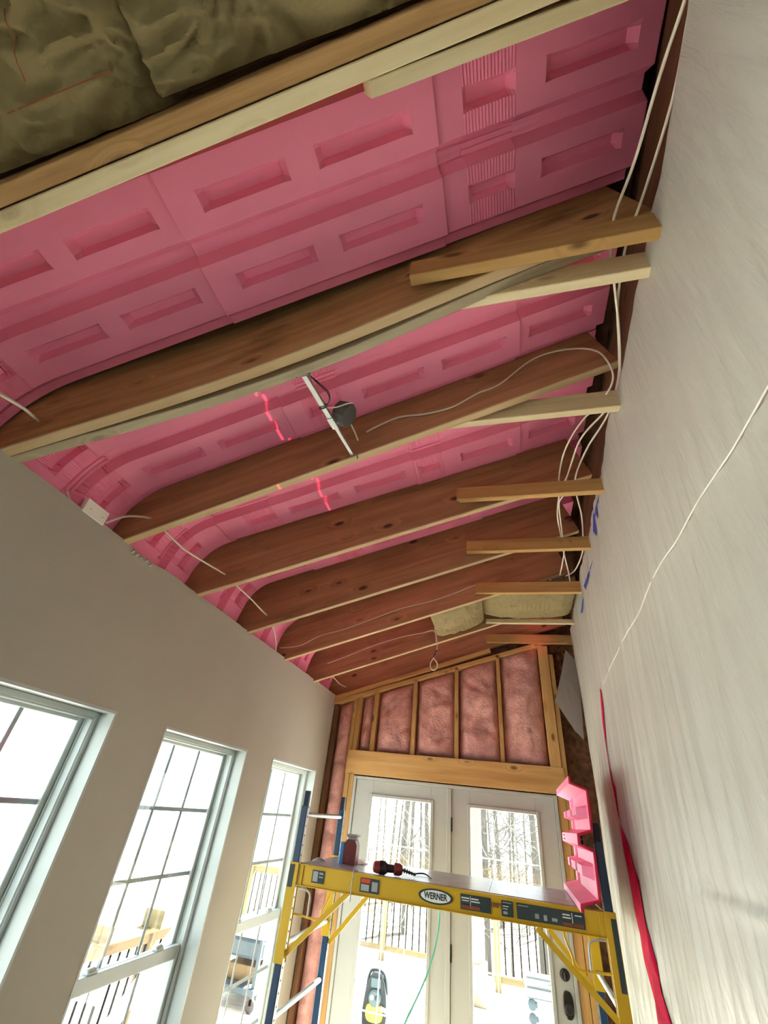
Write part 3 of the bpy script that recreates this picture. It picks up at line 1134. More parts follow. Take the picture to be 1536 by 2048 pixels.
# bay 3
baffle(3, 0.605, -0.095, [(0.172, 0.480)], [], 'pink foam baffle end above the tie beyond the hanging cables', HB[3])
baffle(3, -0.072, -1.310, [(-0.471, -0.154), (-0.862, -0.543)], [(-1.124, -0.934)], 'pink foam strip visible third bay beyond the bar hanger', HB[3], 0.010)
baffle(3, -1.290, XE, [(-1.643, -1.345)], [(-1.92, -1.74)], 'pink foam eave piece at the second bent cable from the damaged drywall', HB[3], 0.0)
# bay 4
baffle(4, 0.62, -0.34, [(0.20, 0.50), (-0.17, 0.13)], [], 'pink foam strip seen past the pencil-marked tie', HB[4])
baffle(4, -0.32, XE, [(-0.72, -0.42), (-1.09, -0.79)], [(-1.36, -1.18)], 'pink foam strip in the bay next to the long stapled cable', HB[4], 0.010)
# bay 5, 6 (mostly hidden)
baffle(5, -0.55, XE, [(-1.0, -0.7), (-1.37, -1.07)], [(-1.92, -1.74)], 'pink foam eave piece in the bay before the last free rafter', HB[5])
baffle(6, 0.55, XE, [(-1.0, -0.7), (-1.37, -1.07)], [(-1.92, -1.74)], 'pink foam eave piece in the last bay against the end wall', HB[6])


# ------------------------------------------------------------------ kraft-faced batts
def crumple(x, y, seed, amp):
    p = Vector((x * 4.2 + seed, y * 4.2, seed * 1.7))
    q = p + Vector((noise.noise(p * 1.3), noise.noise(p * 1.3 + Vector((9, 2, 1))), 0)) * 0.6
    a = noise.noise(p) * 0.5 + (1 - 2 * abs(noise.noise(q * 1.9))) * 0.42 + (1 - 2 * abs(noise.noise(q * 4.6 + Vector((3, 1, 0))))) * 0.36 + (1 - 2 * abs(noise.noise(q * 10))) * 0.15
    return a * amp


def kraft(name, x0, x1, y0, y1, zf, seed, amp, label, nx=150, ny=90, thick=0.11, mk=None):
    vs, fs = [], []
    for i in range(nx + 1):
        for j in range(ny + 1):
            x = x0 + (x1 - x0) * i / nx
            y = y0 + (y1 - y0) * j / ny
            e = min((x - x0), (x1 - x)) if x1 > x0 else 0
            ey = min(y - y0, y1 - y)
            lip = 0.045 * math.exp(-max(0, e) / 0.05) + 0.03 * math.exp(-max(0, ey) / 0.03)
            vs.append((x, y, zf(x, y) - crumple(x, y, seed, amp) + lip))
    w = ny + 1
    for i in range(nx):
        for j in range(ny):
            a = i * w + j
            fs.append((a, a + 1, a + w + 1, a + w))
    n0 = len(vs)
    for (i, j) in [(i, 0) for i in range(nx + 1)] + [(nx, j) for j in range(1, ny + 1)] + [(i, ny) for i in range(nx - 1, -1, -1)] + [(0, j) for j in range(ny - 1, 0, -1)]:
        p = vs[i * w + j]
        vs.append((p[0], p[1], p[2] + thick))
    rim = [i * w for i in range(nx + 1)] + [nx * w + j for j in range(1, ny + 1)] + [i * w + ny for i in range(nx - 1, -1, -1)] + [j for j in range(ny - 1, 0, -1)]
    m = len(rim)
    for k in range(m):
        k2 = (k + 1) % m
        fs.append((rim[k], n0 + k, n0 + k2, rim[k2]))
    fs.append(tuple(range(n0 + m - 1, n0 - 1, -1)))
    A = np.array(vs)
    c = (A.min(0) + A.max(0)) / 2
    o = link(name, A - c, fs, 'kraft', None, Vector(c), smooth=70)
    return tag(o, label, 'insulation', 'kraft-faced batts')


def on_kraft(x, y, zf, seed, amp, d=0.0022):
    return Vector((x, y, zf(x, y) - crumple(x, y, seed, amp) - d))


def strip_on(nm, m, parent, pts, w, zf, seed, amp):
    P = [on_kraft(px_, py_, zf, seed, amp) for px_, py_ in pts]
    b = MB()
    vs, fs = [], []
    for i, p in enumerate(P):
        q = P[min(i + 1, len(P) - 1)] - P[max(0, i - 1)]
        s = Vector((-q.y, q.x, 0)).normalized() * (w / 2)
        vs += [p - s, p + s]
    for i in range(len(P) - 1):
        fs.append((2 * i, 2 * i + 1, 2 * i + 3, 2 * i + 2))
    b.add(vs, fs)
    return b.build(nm, m, parent)


zk = lambda x, y: zb(x, 0.075)
ka = kraft('kraft_batt', -1.80, -0.735, -0.50, 0.122, zk, 2.3, 0.050, 'wrinkled kraft-faced batt in the top left corner with printed red lines')
zk2 = lambda x, y: zb(x, 0.060) - 0.035 * math.exp(-(x + 0.70) / 0.10) * (0.4 + 0.6 * math.exp(-abs(y - 0.08) / 0.12))
kb = kraft('kraft_batt', -0.725, 0.585, -0.50, 0.100, zk2, 7.9, 0.054, 'crumpled kraft-faced batt overlapping its neighbour at the top of the picture')
for a, c in (((-1.16, 0.02), (-1.12, -0.13)), ((-0.985, 0.0), (-0.93, -0.10)), ((-1.23, 0.035), (-0.80, 0.03))):
    pts = [(a[0] + (c[0] - a[0]) * i / 14, a[1] + (c[1] - a[1]) * i / 14) for i in range(15)]
    strip_on('printed_line', 'red_print', ka, pts, 0.0025, zk, 2.3, 0.050)
# far pair between the fifth and sixth rafters
zf1 = lambda x, y: zb(x, 0.012)
zf2 = lambda x, y: TZ + 0.030
k1 = kraft('kraft_batt', -0.565, -0.125, 3.425, 3.985, zf1, 5.2, 0.028, 'sagging kraft-faced batt that the white pigtail cable hangs beside', 50, 40, 0.09)
k2 = kraft('kraft_batt', -0.135, 0.640, 3.435, 4.000, zf2, 9.6, 0.022, 'flat kraft-faced batt lying on the far ties next to the plastic', 60, 40, 0.09)


def print_block(par, ox, oy, dx, dy, zf, seed, amp):
    # red emblem and lines of small print
    for k, (u, v, wu, wv) in enumerate(((0.0, 0.0, 0.05, 0.010), (0.0, 0.022, 0.05, 0.010), (0.014, 0.046, 0.034, 0.008))):
        pts = [(ox + dx[0] * (u + wu * i / 5) + dy[0] * v, oy + dx[1] * (u + wu * i / 5) + dy[1] * v) for i in range(6)]
        strip_on('printed_emblem', 'red_print', par, pts, wv, zf, seed, amp)
    for k in range(7):
        v = 0.10 + 0.036 * k
        ln = (0.12, 0.16, 0.09, 0.16, 0.14, 0.15, 0.13)[k]
        pts = [(ox + dx[0] * (-0.03 + ln * i / 8) + dy[0] * v, oy + dx[1] * (-0.03 + ln * i / 8) + dy[1] * v) for i in range(9)]
        strip_on('printed_line', 'brown_print', par, pts, 0.004, zf, seed, amp)


print_block(k1, -0.45, 3.80, (0.15, 1.0), (0.95, -0.1), zf1, 5.2, 0.028)
print_block(k2, 0.12, 3.66, (0.03, 1.0), (1.0, 0.0), zf2, 9.6, 0.022)

# ------------------------------------------------------------------ cables
CG = 'white electrical cables in the ceiling'


def cable(pts, label, r=0.0048, sub=8):
    b = MB()
    P = spline(pts, sub)
    b.tube(P, r, 8)
    o = b.build('electrical_cable', 'cable', None, smooth=60)
    return tag(o, label, 'cable', CG)


zc = TZ + 0.125
cable([at_z(*p, zc) for p in ((1378, -30), (1365, 15), (1320, 150), (1270, 320), (1228, 435), (1222, 500), (1230, 580), (1238, 660), (1240, 740), (1228, 800), (1205, 828), (1160, 880), (1135, 950), (1120, 985), (1115, 1030), (1122, 1072), (1127, 1102), (1137, 1145), (1142, 1175))],
      'white cable laid over the ties, leftmost of the pair at the top right', 0.0050)
cable([at_z(*p, zc + 0.012) for p in ((1390, -30), (1376, 40), (1345, 200), (1290, 380), (1255, 480), (1240, 560), (1235, 620), (1238, 700), (1236, 760), (1215, 830), (1175, 895), (1152, 950), (1152, 983), (1163, 1030), (1166, 1070), (1165, 1105), (1150, 1140), (1132, 1152))],
      'white cable laid over the ties, running closest to the plastic sheet', 0.0050)
cable([at_z(*p, zc - 0.008) for p in ((1225, 800), (1170, 835), (1130, 900), (1118, 960), (1126, 990), (1118, 1010), (1125, 1072), (1128, 1105), (1120, 1150))],
      'short white cable looping between the far tie boards', 0.0045)
yw = raf_y(2, 0) - 0.006
cable([at_y(x, y, raf_y(2, at_y(x, y, 1.39).x) - 0.007) for x, y in ((733, 864), (760, 850), (800, 834), (850, 828), (905, 814), (955, 787), (1000, 768), (1060, 722), (1110, 703), (1160, 697))]
      + [at_y(1195, 703, 1.345), at_y(1215, 722, 1.34), at_y(1226, 748, 1.36), at_y(1222, 772, 1.40), at_y(1208, 795, 1.46)],
      'white cable stapled in a curve across the rafter right of the bar hanger', 0.0045)
cable([at_y(x, y, raf_y(5, at_y(x, y, 3.35).x) - 0.007) for x, y in ((560, 1296), (600, 1291), (640, 1272), (690, 1258), (740, 1240), (800, 1218), (860, 1203), (905, 1188), (945, 1172), (962, 1168))],
      'long thin white cable along the rafter before the kraft-faced batts', 0.0042)
cable([at_y(x, y, raf_y(6, at_y(x, y, 4.0).x) - 0.008) for x, y in ((655, 1327), (690, 1314), (740, 1294), (800, 1275), (845, 1266))] + [at_y(868, 1262, 3.93), at_y(873, 1285, 3.9)],
      'thin white cable on the farthest free rafter leading to the pigtail', 0.0042)
pig = [at_y(x, y, 3.88) for x, y in ((869, 1256), (873, 1275), (874, 1295), (869, 1312), (861, 1327), (863, 1338), (870, 1340), (875, 1330), (872, 1322), (866, 1316))]
o = cable(pig, 'white cable pigtail with a loop hanging from the kraft-faced batt', 0.0045)
b = MB()
b.tube([at_y(x, y, 3.88) for x, y in ((873, 1300), (870, 1309), (867, 1315))], 0.0058, 8)
b.build('tape_wrap', 'black', o)
# cables that cross the bays above the left wall
cable([at_y(-40, 765, 0.42), at_y(0, 788, 0.50), at_y(45, 815, 0.62), at_y(66, 832, 0.72), at_y(82, 845, 0.79)], 'white cable entering the stained rafter at the left picture edge', 0.0055)
cable([at_y(114, 885, 0.93), at_y(122, 905, 0.98), at_y(130, 950, 1.06), at_y(136, 990, 1.12), at_y(142, 1010, 1.14)], 'white cable drooping from the greyish furring strip onto the drywall edge', 0.0068)
cable([at_y(214, 1045, 1.28), at_y(222, 1041, 1.30), at_y(252, 1033, 1.35), at_y(278, 1033, 1.385), at_y(303, 1037, 1.412)], 'short white cable behind the white junction cover, entering the rafter', 0.0055)
cable([at_y(322, 1052, 1.46), at_y(335, 1067, 1.50), at_y(368, 1098, 1.65), at_y(410, 1125, 1.84), at_y(436, 1140, 1.97), at_y(452, 1150, 2.05)], 'white cable crossing the first bay beyond the damaged drywall', 0.0055)
cable([at_y(462, 1158, 2.09), at_y(472, 1170, 2.14), at_y(500, 1196, 2.36), at_y(520, 1217, 2.54), at_y(534, 1231, 2.68)], 'white cable crossing the second bay beyond the damaged drywall', 0.0052)
cable([at_y(543, 1247, 2.74), at_y(549, 1265, 2.85), at_y(552, 1285, 2.95), at_y(552, 1302, 3.0)], 'thin white cable curving down in the third bay beyond the damaged drywall', 0.0042)
cable([at_y(663, 1350, 4.10), at_y(672, 1360, 4.25), at_y(680, 1368, 4.42), at_y(692, 1374, 4.60)], 'short white cable in the last bay above the end wall corner', 0.0045)

# white cover piece over the drywall edge
A, B2 = at_x(168, 1018, XL + 0.012), at_x(207, 1054, XL + 0.012)
b = MB()
b.cbox(XL - 0.02, XL + 0.006, A.y, B2.y, ZW - 0.01, ZW + 0.058, 0.002)
o = b.build('junction_cover', 'cord')
tag(o, 'small white junction cover standing on the drywall edge', 'cover plate')
for fy in (0.25, 0.8):
    b = MB()
    b.lathe([(0, 0.003), (0.0015, 0.0028)], (XL + 0.006, A.y + (B2.y - A.y) * fy, ZW + 0.02), (1, 0, 0), 10)
    b.build('screw', 'steel', o)

# ------------------------------------------------------------------ bar hanger with ceiling box
P0, P1 = at_y(620, 716, 0.905), at_y(707, 898, 1.385)
P0.z, P1.z = zb(P0.x, 0.004), zb(P1.x, 0.012)
hg = empty('bar_hanger', (P0 + P1) / 2)
tag(hg, 'galvanised bar hanger with dark ceiling box between two rafters', 'light bracket')
d = (P1 - P0).normalized()
b = MB()
b.bar(P0, P0.lerp(P1, 0.62), 0.021, 0.016)
b.build('outer_bar', 'steel', hg)
b = MB()
b.bar(P0.lerp(P1, 0.50), P1, 0.015, 0.011)
b.build('inner_bar', 'steel', hg)
for P, s in ((P0, -1), (P1, 1)):
    b = MB()
    y = P.y + s * 0.004
    b.cbox(P.x - 0.028, P.x + 0.028, y - 0.0015, y + 0.0015, P.z - 0.008, P.z + 0.042, 0.0006)
    for dx in (-0.022, 0.022):
        b.bar((P.x + dx, y, P.z - 0.006), (P.x + dx * 1.25, y + s * 0.003, P.z - 0.022), 0.007, 0.003)
    b.build('nail_plate', 'steel' if s < 0 else 'box_grey', hg)
c = P0.lerp(P1, 0.545)
up = Vector((0, 0, 1))
side = d.cross(up).normalized()
oc = c + side * 0.060 + Vector((0, 0, 0.030))
b = MB()
# octagonal box, open side towards the room, tipped to the right
ax = (side * 0.80 + Vector((0, 0, -0.45)) + d * 0.2).normalized()
b.lathe([(-0.045, 0.030), (-0.042, 0.052), (-0.02, 0.056), (0.010, 0.054), (0.016, 0.050)], oc, ax, 10)
bx = b.build('ceiling_box', 'box_grey', hg, smooth=30)
b = MB()
b.cbox(-0.026, 0.026, -0.003, 0.003, -0.03, 0.03, 0.001)
cl = b.build('clamp', 'steel', hg)
cl.matrix_basis = Matrix.Translation(c + side * 0.018 + Vector((0, 0, 0.008))) @ d.to_track_quat('X', 'Z').to_matrix().to_4x4()
b = MB()
b.bar(c - d * 0.032, c + d * 0.032, 0.027, 0.022)
b.build('sliding_collar', 'steel', hg)
b = MB()
b.lathe([(0, 0.006), (0.004, 0.005), (0.005, 0.002)], c + side * 0.022 + Vector((0, 0, -0.008)), (0, 0, -1), 12)
b.build('screw', 'steel', hg)
q = lambda t, sx, dz: P0.lerp(P1, t) + side * sx + Vector((0, 0, dz))
for off in (0.0, 0.006):
    b = MB()
    b.tube(spline([q(0.03 + off, 0.014, 0.01), q(0.10, 0.035 + off, -0.005), q(0.20, 0.055 + off, -0.012), q(0.28, 0.045, -0.016), q(0.335 + off, 0.012, -0.016), q(0.345 + off, -0.016, -0.010), q(0.36 + off, -0.012, 0.014), q(0.35 + off, 0.012, 0.014), q(0.34, 0.02, 0.0)], 6), 0.0022, 6)
    b.build('black_wire', 'black', hg)
b = MB()
b.tube(spline([q(0.38, 0.01, 0.005), q(0.40, 0.05, 0.01), q(0.42, 0.085, 0.03), q(0.47, 0.10, 0.06)], 6), 0.003, 6)
b.build('cable_tail', 'cable', hg)
b = MB()
b.tube(spline([oc + d * 0.035, at_y(683, 833, 1.22), at_y(697, 842, 1.28), at_y(708, 861, 1.33), at_y(716, 881, 1.365)], 6), 0.004, 6)
b.build('cable_tail', 'cable', hg)

# ------------------------------------------------------------------ plastic sheet
def px_base(y):
    return 0.520 + 0.037 * y


def film(y, z):
    """x of the hanging sheet"""
    low = max(0.0, (3.42 - z) / 3.4)
    x = px_base(y) + 0.006
    p = Vector((y * 2.6 + z * 0.42, z * 0.34, 1.3))
    x += 0.030 * noise.noise(p) * (0.5 + low)
    p2 = Vector((y * 8.0 + z * 1.9, z * 0.75, 5.1))
    x += 0.011 * (1 - 2 * abs(noise.noise(p2))) * (0.45 + 1.5 * low)
    p3 = Vector((y * 24 + z * 6.5, z * 2.4, 9.2))
    x += 0.0026 * noise.noise(p3) * (0.4 + 1.8 * low)
    # folded hem that runs level at chest height
    hz = 1.705 - 0.012 * (y - 1.0)
    if y < 2.45:
        g = math.exp(-((z - hz) / 0.012) ** 2) * min(1, (2.45 - y) / 0.5)
        x -= 0.007 * g * (0.8 + 0.5 * noise.noise(Vector((y * 7, 2, 2))))
        x += 0.006 * math.exp(-((z - hz - 0.03) / 0.014) ** 2) * min(1, (2.45 - y) / 0.5)
        # puckers hanging from the hem
        x += 0.006 * noise.noise(Vector((y * 15 + z * 3.0, z * 1.2, 3.3))) * math.exp(-abs(z - hz) / 0.22)
    return x


def film_top(y):
    return H + 1.672 + 0.012 * noise.noise(Vector((y * 3.1, 0.4, 0))) + 0.006 * noise.noise(Vector((y * 11, 4.4, 0)))


YF0, YF1 = -2.5, 4.46
ycs = list(np.linspace(YF0, 0.0, 50)) + list(np.linspace(0.02, YF1, 400))
NZ = 190
vs, fs = [], []
for y in ycs:
    zt = film_top(y)
    for j in range(NZ + 1):
        z = 0.01 + (zt - 0.01) * j / NZ
        vs.append((film(y, z), y, z))
w = NZ + 1
for i in range(len(ycs) - 1):
    for j in range(NZ):
        a = i * w + j
        fs.append((a, a + w, a + w + 1, a + 1))
A = np.array(vs)
c = (A.min(0) + A.max(0)) / 2
sheet = link('plastic_sheet', A - c, fs, 'plastic', None, Vector(c), smooth=180)
tag(sheet, 'milky wrinkled plastic sheet hung along the whole right wall', 'plastic sheet')


def on_film(px_, py_, d=0.003):
    r = ray(px_, py_)
    t = 0.526 / (r[0] - 0.037 * r[1])
    y, z = r[1] * t, H + r[2] * t
    return Vector((film(y, z) - d, y, z))


# dangling corner of film at the far end
f0 = [at_y(1131, 1300, 4.44), at_y(1160, 1330, 4.46), at_y(1162, 1400, 4.46), at_y(1168, 1480, 4.46), at_y(1150, 1462, 4.40), at_y(1110, 1402, 4.36), at_y(1122, 1350, 4.40)]
vs = [tuple(p) for p in f0] + [(p.x + 0.001, p.y + 0.0015, p.z) for p in f0]
n = len(f0)
o = link('film_flap', vs, [tuple(range(n)), tuple(reversed(range(n, 2 * n)))] + [(i, i + n, (i + 1) % n + n, (i + 1) % n) for i in range(n)], 'flap', sheet)

# raised white seam line across the sheet
b = MB()
P = spline([on_film(*p, 0.002) for p in ((1560, 735), (1536, 770), (1490, 842), (1448, 905), (1420, 950), (1382, 1015), (1345, 1080), (1320, 1128), (1297, 1175), (1272, 1228), (1250, 1268), (1232, 1305), (1216, 1340), (1207, 1368))], 8)
b.tube(P, 0.0022, 6)
o = b.build('white_cord', 'cord', None, smooth=60)
tag(o, 'taut white cord running diagonally across the plastic sheet', 'cord')

# red seam tape, widening downwards
tp = [(1203, 1378, 3), (1208, 1420, 3.5), (1213, 1462, 4), (1217, 1500, 4), (1226, 1550, 4), (1235, 1590, 4), (1244, 1640, 5), (1254, 1682, 7), (1265, 1735, 11), (1274, 1780, 16), (1282, 1825, 19), (1290, 1868, 21), (1299, 1915, 22), (1309, 1960, 23), (1319, 2005, 25), (1331, 2060, 27), (1345, 2120, 29)]
C = spline([(a, c2, w2) for a, c2, w2 in tp], 5)
vs, fs = [], []
for q_ in C:
    for s in (-0.5, -0.3, -0.1, 0.1, 0.3, 0.5):
        vs.append(on_film(q_.x + s * q_.z * 0.66, q_.y, 0.005))
for i in range(len(C) - 1):
    for j in range(5):
        fs.append((6 * i + j, 6 * i + j + 1, 6 * i + j + 7, 6 * i + j + 6))
A = np.array([tuple(v) for v in vs])
c = (A.min(0) + A.max(0)) / 2
o = link('seam_tape', A - c, fs, 'red_tape', None, Vector(c), smooth=90)
md = o.modifiers.new('thickness', 'SOLIDIFY')
md.thickness = 0.0008
tag(o, 'red tape strip running down the plastic sheet, wider towards the floor', 'tape')

# scraps of blue tape on the sheet's top edge
for pts, lab in ((((1197, 990), (1187, 1062), (1193, 1072), (1186, 1030)), 'dark blue tape scrap on the sheet edge, level with the pencil-marked tie'),
                 (((1183, 1122), (1170, 1172), (1173, 1180), (1179, 1150)), 'dark blue tape scrap on the sheet edge by the third tie from the end wall'),
                 (((1167, 1195), (1161, 1226), (1163, 1226), (1169, 1200)), 'thin dark blue tape scrap on the sheet edge by the far kraft-faced batt')):
    vs = [on_film(x, y, 0.004) for x, y in pts]
    vs += [v + Vector((0.001, 0, 0)) for v in vs]
    o = link('tape_scrap', vs, [(0, 1, 2, 3), (7, 6, 5, 4), (0, 4, 5, 1), (1, 5, 6, 2), (2, 6, 7, 3), (3, 7, 4, 0)], 'blue_tape')
    tag(o, lab, 'tape', 'blue tape scraps')

# ------------------------------------------------------------------ scaffold
SX0, SX1, SY0, SY1, SZ = -1.335, 0.487, 3.30, 4.10, 1.50
sf = empty('scaffold', ((SX0 + SX1) / 2, (SY0 + SY1) / 2, 0))
tag(sf, 'yellow and navy rolling scaffold in front of the double door', 'scaffold')
PW = 0.044
for x, sx in ((SX0, 1), (SX1, -1)):
    for y, sy in ((SY0, 1), (SY1, -1)):
        b = MB()
        b.cbox(x - PW / 2, x + PW / 2, y - PW / 2, y + PW / 2, 0.13, 1.803, 0.004)
        p = b.build('post', 'navy', sf)
        b = MB()
        b.cbox(x - PW / 2 + 0.006, x + PW / 2 - 0.006, y - PW / 2 + 0.006, y + PW / 2 - 0.006, 1.80, 1.888, 0.002)
        b.build('post_insert', 'navy_cap', p)
        # pale inner face with adjustment holes
        b = MB()
        xi = x + sx * PW / 2
        b.box(min(xi, xi + sx * 0.0012), max(xi, xi + sx * 0.0012), y - 0.017, y + 0.017, 0.16, 1.79)
        st = b.build('hole_strip', 'label_white' if sy > 0 else 'navy', p)
        b = MB()
        for z in np.arange(0.22, 1.78, 0.0508):
            b.lathe([(0, 0.0055), (0.0022, 0.0055)], (xi, y, z), (sx, 0, 0), 8)
        b.build('adjustment_holes', 'hole', p, kind='stuff')
        b = MB()
        b.lathe([(-0.014, 0.058), (-0.012, 0.062), (0.012, 0.062), (0.014, 0.058)], (x + 0.02, y, 0.062), (0, 1, 0), 20)
        b.cbox(x - 0.006, x + 0.03, y - 0.022, y + 0.022, 0.075, 0.135, 0.003)
        b.build('caster', 'black', sf)
    for z in (1.752, 1.13, 0.83, 0.53, 0.23):
        b = MB()
        b.tube([(x, SY0 + 0.01, z), (x, SY1 - 0.01, z)], 0.0145, 12)
        b.build('rung', 'steel' if z > 1.6 or z < 1.2 else 'navy', sf, smooth=60)
# yellow carriage: sleeves, rails, braces
for x, sx in ((SX0, 1), (SX1, -1)):
    for y in (SY0, SY1):
        b = MB()
        o_ = PW / 2 + 0.006
        zl = 1.05
        b.cbox(x - o_, x + o_, y - o_, y - o_ + 0.005, zl, SZ + 0.006, 0.001)
        b.cbox(x - sx * o_ - 0.0025, x - sx * o_ + 0.0025, y - o_, y + o_, zl, SZ + 0.006, 0.001)
        b.cbox(x - o_, x + o_, y + o_ - 0.005, y + o_, zl, SZ + 0.006, 0.001)
        b.build('sleeve', 'yellow', sf)
    b = MB()
    b.cbox(x - sx * 0.0 - 0.012, x + 0.012, SY0 + 0.03, SY1 - 0.03, SZ - 0.095, SZ - 0.005, 0.002)
    b.build('end_rail', 'yellow', sf)
for y, s in ((SY0 - 0.006, -1), (SY1 + 0.006, 1)):
    b = MB()
    # channel: web and two flanges
    b.cbox(SX0 + 0.026, SX1 - 0.026, min(y, y - s * 0.004), max(y, y - s * 0.004), SZ - 0.100, SZ, 0.0012)
    b.cbox(SX0 + 0.026, SX1 - 0.026, y - 0.016, y + 0.016, SZ - 0.004, SZ + 0.001, 0.0012)
    b.cbox(SX0 + 0.026, SX1 - 0.026, y - 0.016, y + 0.016, SZ - 0.104, SZ - 0.099, 0.0012)
    r_ = b.build('side_rail', 'yellow', sf)
    if s < 0:
        rail = r_
for k, (xa, xb_) in enumerate(((SX0 + 0.03, -0.14), (-0.138, SX1 - 0.03))):
    b = MB()
    b.cbox(xa, xb_, SY0 + 0.012, SY1 - 0.012, SZ - 0.012, SZ + 0.004, 0.002)
    b.build('platform_deck', 'platform', sf)
RF = SY0 - 0.010                    # front face of the rail web


def on_rail(px_, py_, y=None):
    return at_y(px_, py_, RF if y is None else y)


# diagonal braces and clips
for (a, c2, y) in (((566, 1912), (700, 1783), SY0), ((657, 1886), (735, 1793), SY1), ((1244, 2052), (1074, 1856), SY0), ((1206, 2002), (1098, 1858), SY1)):
    pa, pb = at_y(*a, y), at_y(*c2, y)
    b = MB()
    b.bar(pa, pb, 0.010, 0.028)
    b.build('brace', 'yellow', sf)
for x0, y_, s in ((SX0, SY0, 1), (SX1, SY0, -1)):
    b = MB()
    b.tube(spline([(x0 + s * 0.03, SY0 + 0.02, 1.385), (x0 + s * 0.08, SY0 + 0.02, 1.38), (x0 + s * 0.115, SY0 + 0.02, 1.36), (x0 + s * 0.12, SY0 + 0.02, 1.30), (x0 + s * 0.12, SY0 + 0.02, 1.255)], 5), 0.006, 8)
    b.build('lock_pin', 'steel', sf, smooth=60)
    b = MB()
    b.tube(spline([(x0 + s * 0.02, SY0 + 0.02, 1.262), (x0 + s * 0.10, SY0 + 0.02, 1.258), (x0 + s * 0.19, SY0 + 0.03, 1.256), (x0 + s * 0.205, SY0 + 0.04, 1.30), (x0 + s * 0.23, SY0 + 0.05, 1.36), (x0 + s * 0.235, SY0 + 0.05, 1.395)], 5), 0.006, 8)
    b.build('wire_handle', 'yellow', sf, smooth=60)
    b = MB()
    b.lathe([(0, 0.006), (0.003, 0.005)], (x0 + s * 0.045, RF, SZ - 0.045), (0, -1, 0), 10)
    b.build('bolt', 'hole', sf)
# bent wire hook over the rail
hx = on_rail(706, 1765).x
b = MB()
b.tube(spline([(hx + 0.012, SY0 + 0.03, SZ + 0.006), (hx + 0.004, SY0 - 0.01, SZ + 0.012), (hx, SY0 - 0.026, SZ - 0.005), (hx - 0.002, SY0 - 0.024, SZ - 0.07), (hx - 0.004, SY0 - 0.024, SZ - 0.135)], 5), 0.0035, 8)
b.build('wire_hook', 'steel', sf, smooth=60)
b = MB()
b.cbox(SX1 - 0.055, SX1 - 0.026, RF - 0.004, RF + 0.002, SZ - 0.104, SZ + 0.001, 0.0015)
b.build('end_bracket', 'yellow', rail)
b = MB()
b.cbox(SX0 + 0.026, SX0 + 0.060, RF - 0.004, RF + 0.002, SZ - 0.104, SZ + 0.001, 0.0015)
b.build('end_bracket', 'yellow', rail)


def sticker(name, pa, pb, z0, z1, blocks, base='label_dark', y=RF):
    x0, x1 = on_rail(*pa).x, on_rail(*pb).x
    b = MB()
    b.box(x0, x1, y - 0.0018, y - 0.0006, z0, z1)
    mats = [base]
    for (u0, u1, v0, v1, m_) in blocks:
        if m_ not in mats:
            mats.append(m_)
        b.box(x0 + (x1 - x0) * u0, x0 + (x1 - x0) * u1, y - 0.0026, y - 0.0012, z0 + (z1 - z0) * v0, z0 + (z1 - z0) * v1, mats.index(m_))
    return b.build(name, base, rail, mats=mats)


zt, zl = SZ - 0.018, SZ - 0.084
sticker('sticker', (624, 1752), (648, 1757), zl + 0.004, zt, [(0.08, 0.48, 0.12, 0.90, 'label_grey'), (0.58, 0.92, 0.7, 0.85, 'label_grey'), (0.58, 0.92, 0.45, 0.55, 'label_grey')])
sticker('sticker', (720, 1770), (758, 1777), zl, zt, [(0.05, 0.52, 0.66, 0.95, 'label_red'), (0.06, 0.48, 0.1, 0.55, 'label_grey'), (0.62, 0.92, 0.15, 0.8, 'label_grey')])
sticker('sticker', (921, 1806), (982, 1817), zl, zt, [(0.03, 0.30, 0.72, 0.80, 'label_white'), (0.05, 0.27, 0.56, 0.62, 'label_white'), (0.36, 0.60, 0.72, 0.80, 'label_white'), (0.36, 0.64, 0.55, 0.62, 'label_white'), (0.02, 0.64, 0.06, 0.30, 'label_brown'), (0.325, 0.34, 0.1, 0.92, 'label_white')])
sticker('sticker', (1003, 1820), (1027, 1826), zl, zt, [(0.12, 0.85, 0.84, 0.90, 'label_grey'), (0.12, 0.62, 0.62, 0.67, 'label_white'), (0.12, 0.52, 0.46, 0.50, 'label_white'), (0.15, 0.5, 0.14, 0.32, 'label_grey')])
sticker('sticker', (1034, 1826), (1171, 1852), zl, zt, [(0.02, 0.18, 0.82, 0.88, 'label_grey'), (0.27, 0.33, 0.2, 0.5, 'label_grey'), (0.40, 0.45, 0.15, 0.5, 'label_grey'), (0.52, 0.60, 0.2, 0.4, 'label_grey'), (0.68, 0.79, 0.70, 0.78, 'label_white'), (0.68, 0.80, 0.52, 0.60, 'label_white'), (0.68, 0.98, 0.06, 0.28, 'label_brown'), (0.815, 0.825, 0.1, 0.9, 'label_white'), (0.86, 0.96, 0.74, 0.80, 'label_white')])
# red mark between two stickers
tm = text_mesh('100%', 0.030, 0.0005)
xx = (on_rail(985, 1818).x + on_rail(1001, 1820).x) / 2
RX = Matrix.Rotation(math.pi / 2, 4, 'X')
linkm('red_mark', tm, 'label_brown', rail, Matrix.Translation((xx, RF - 0.0016, SZ - 0.045)) @ RX)
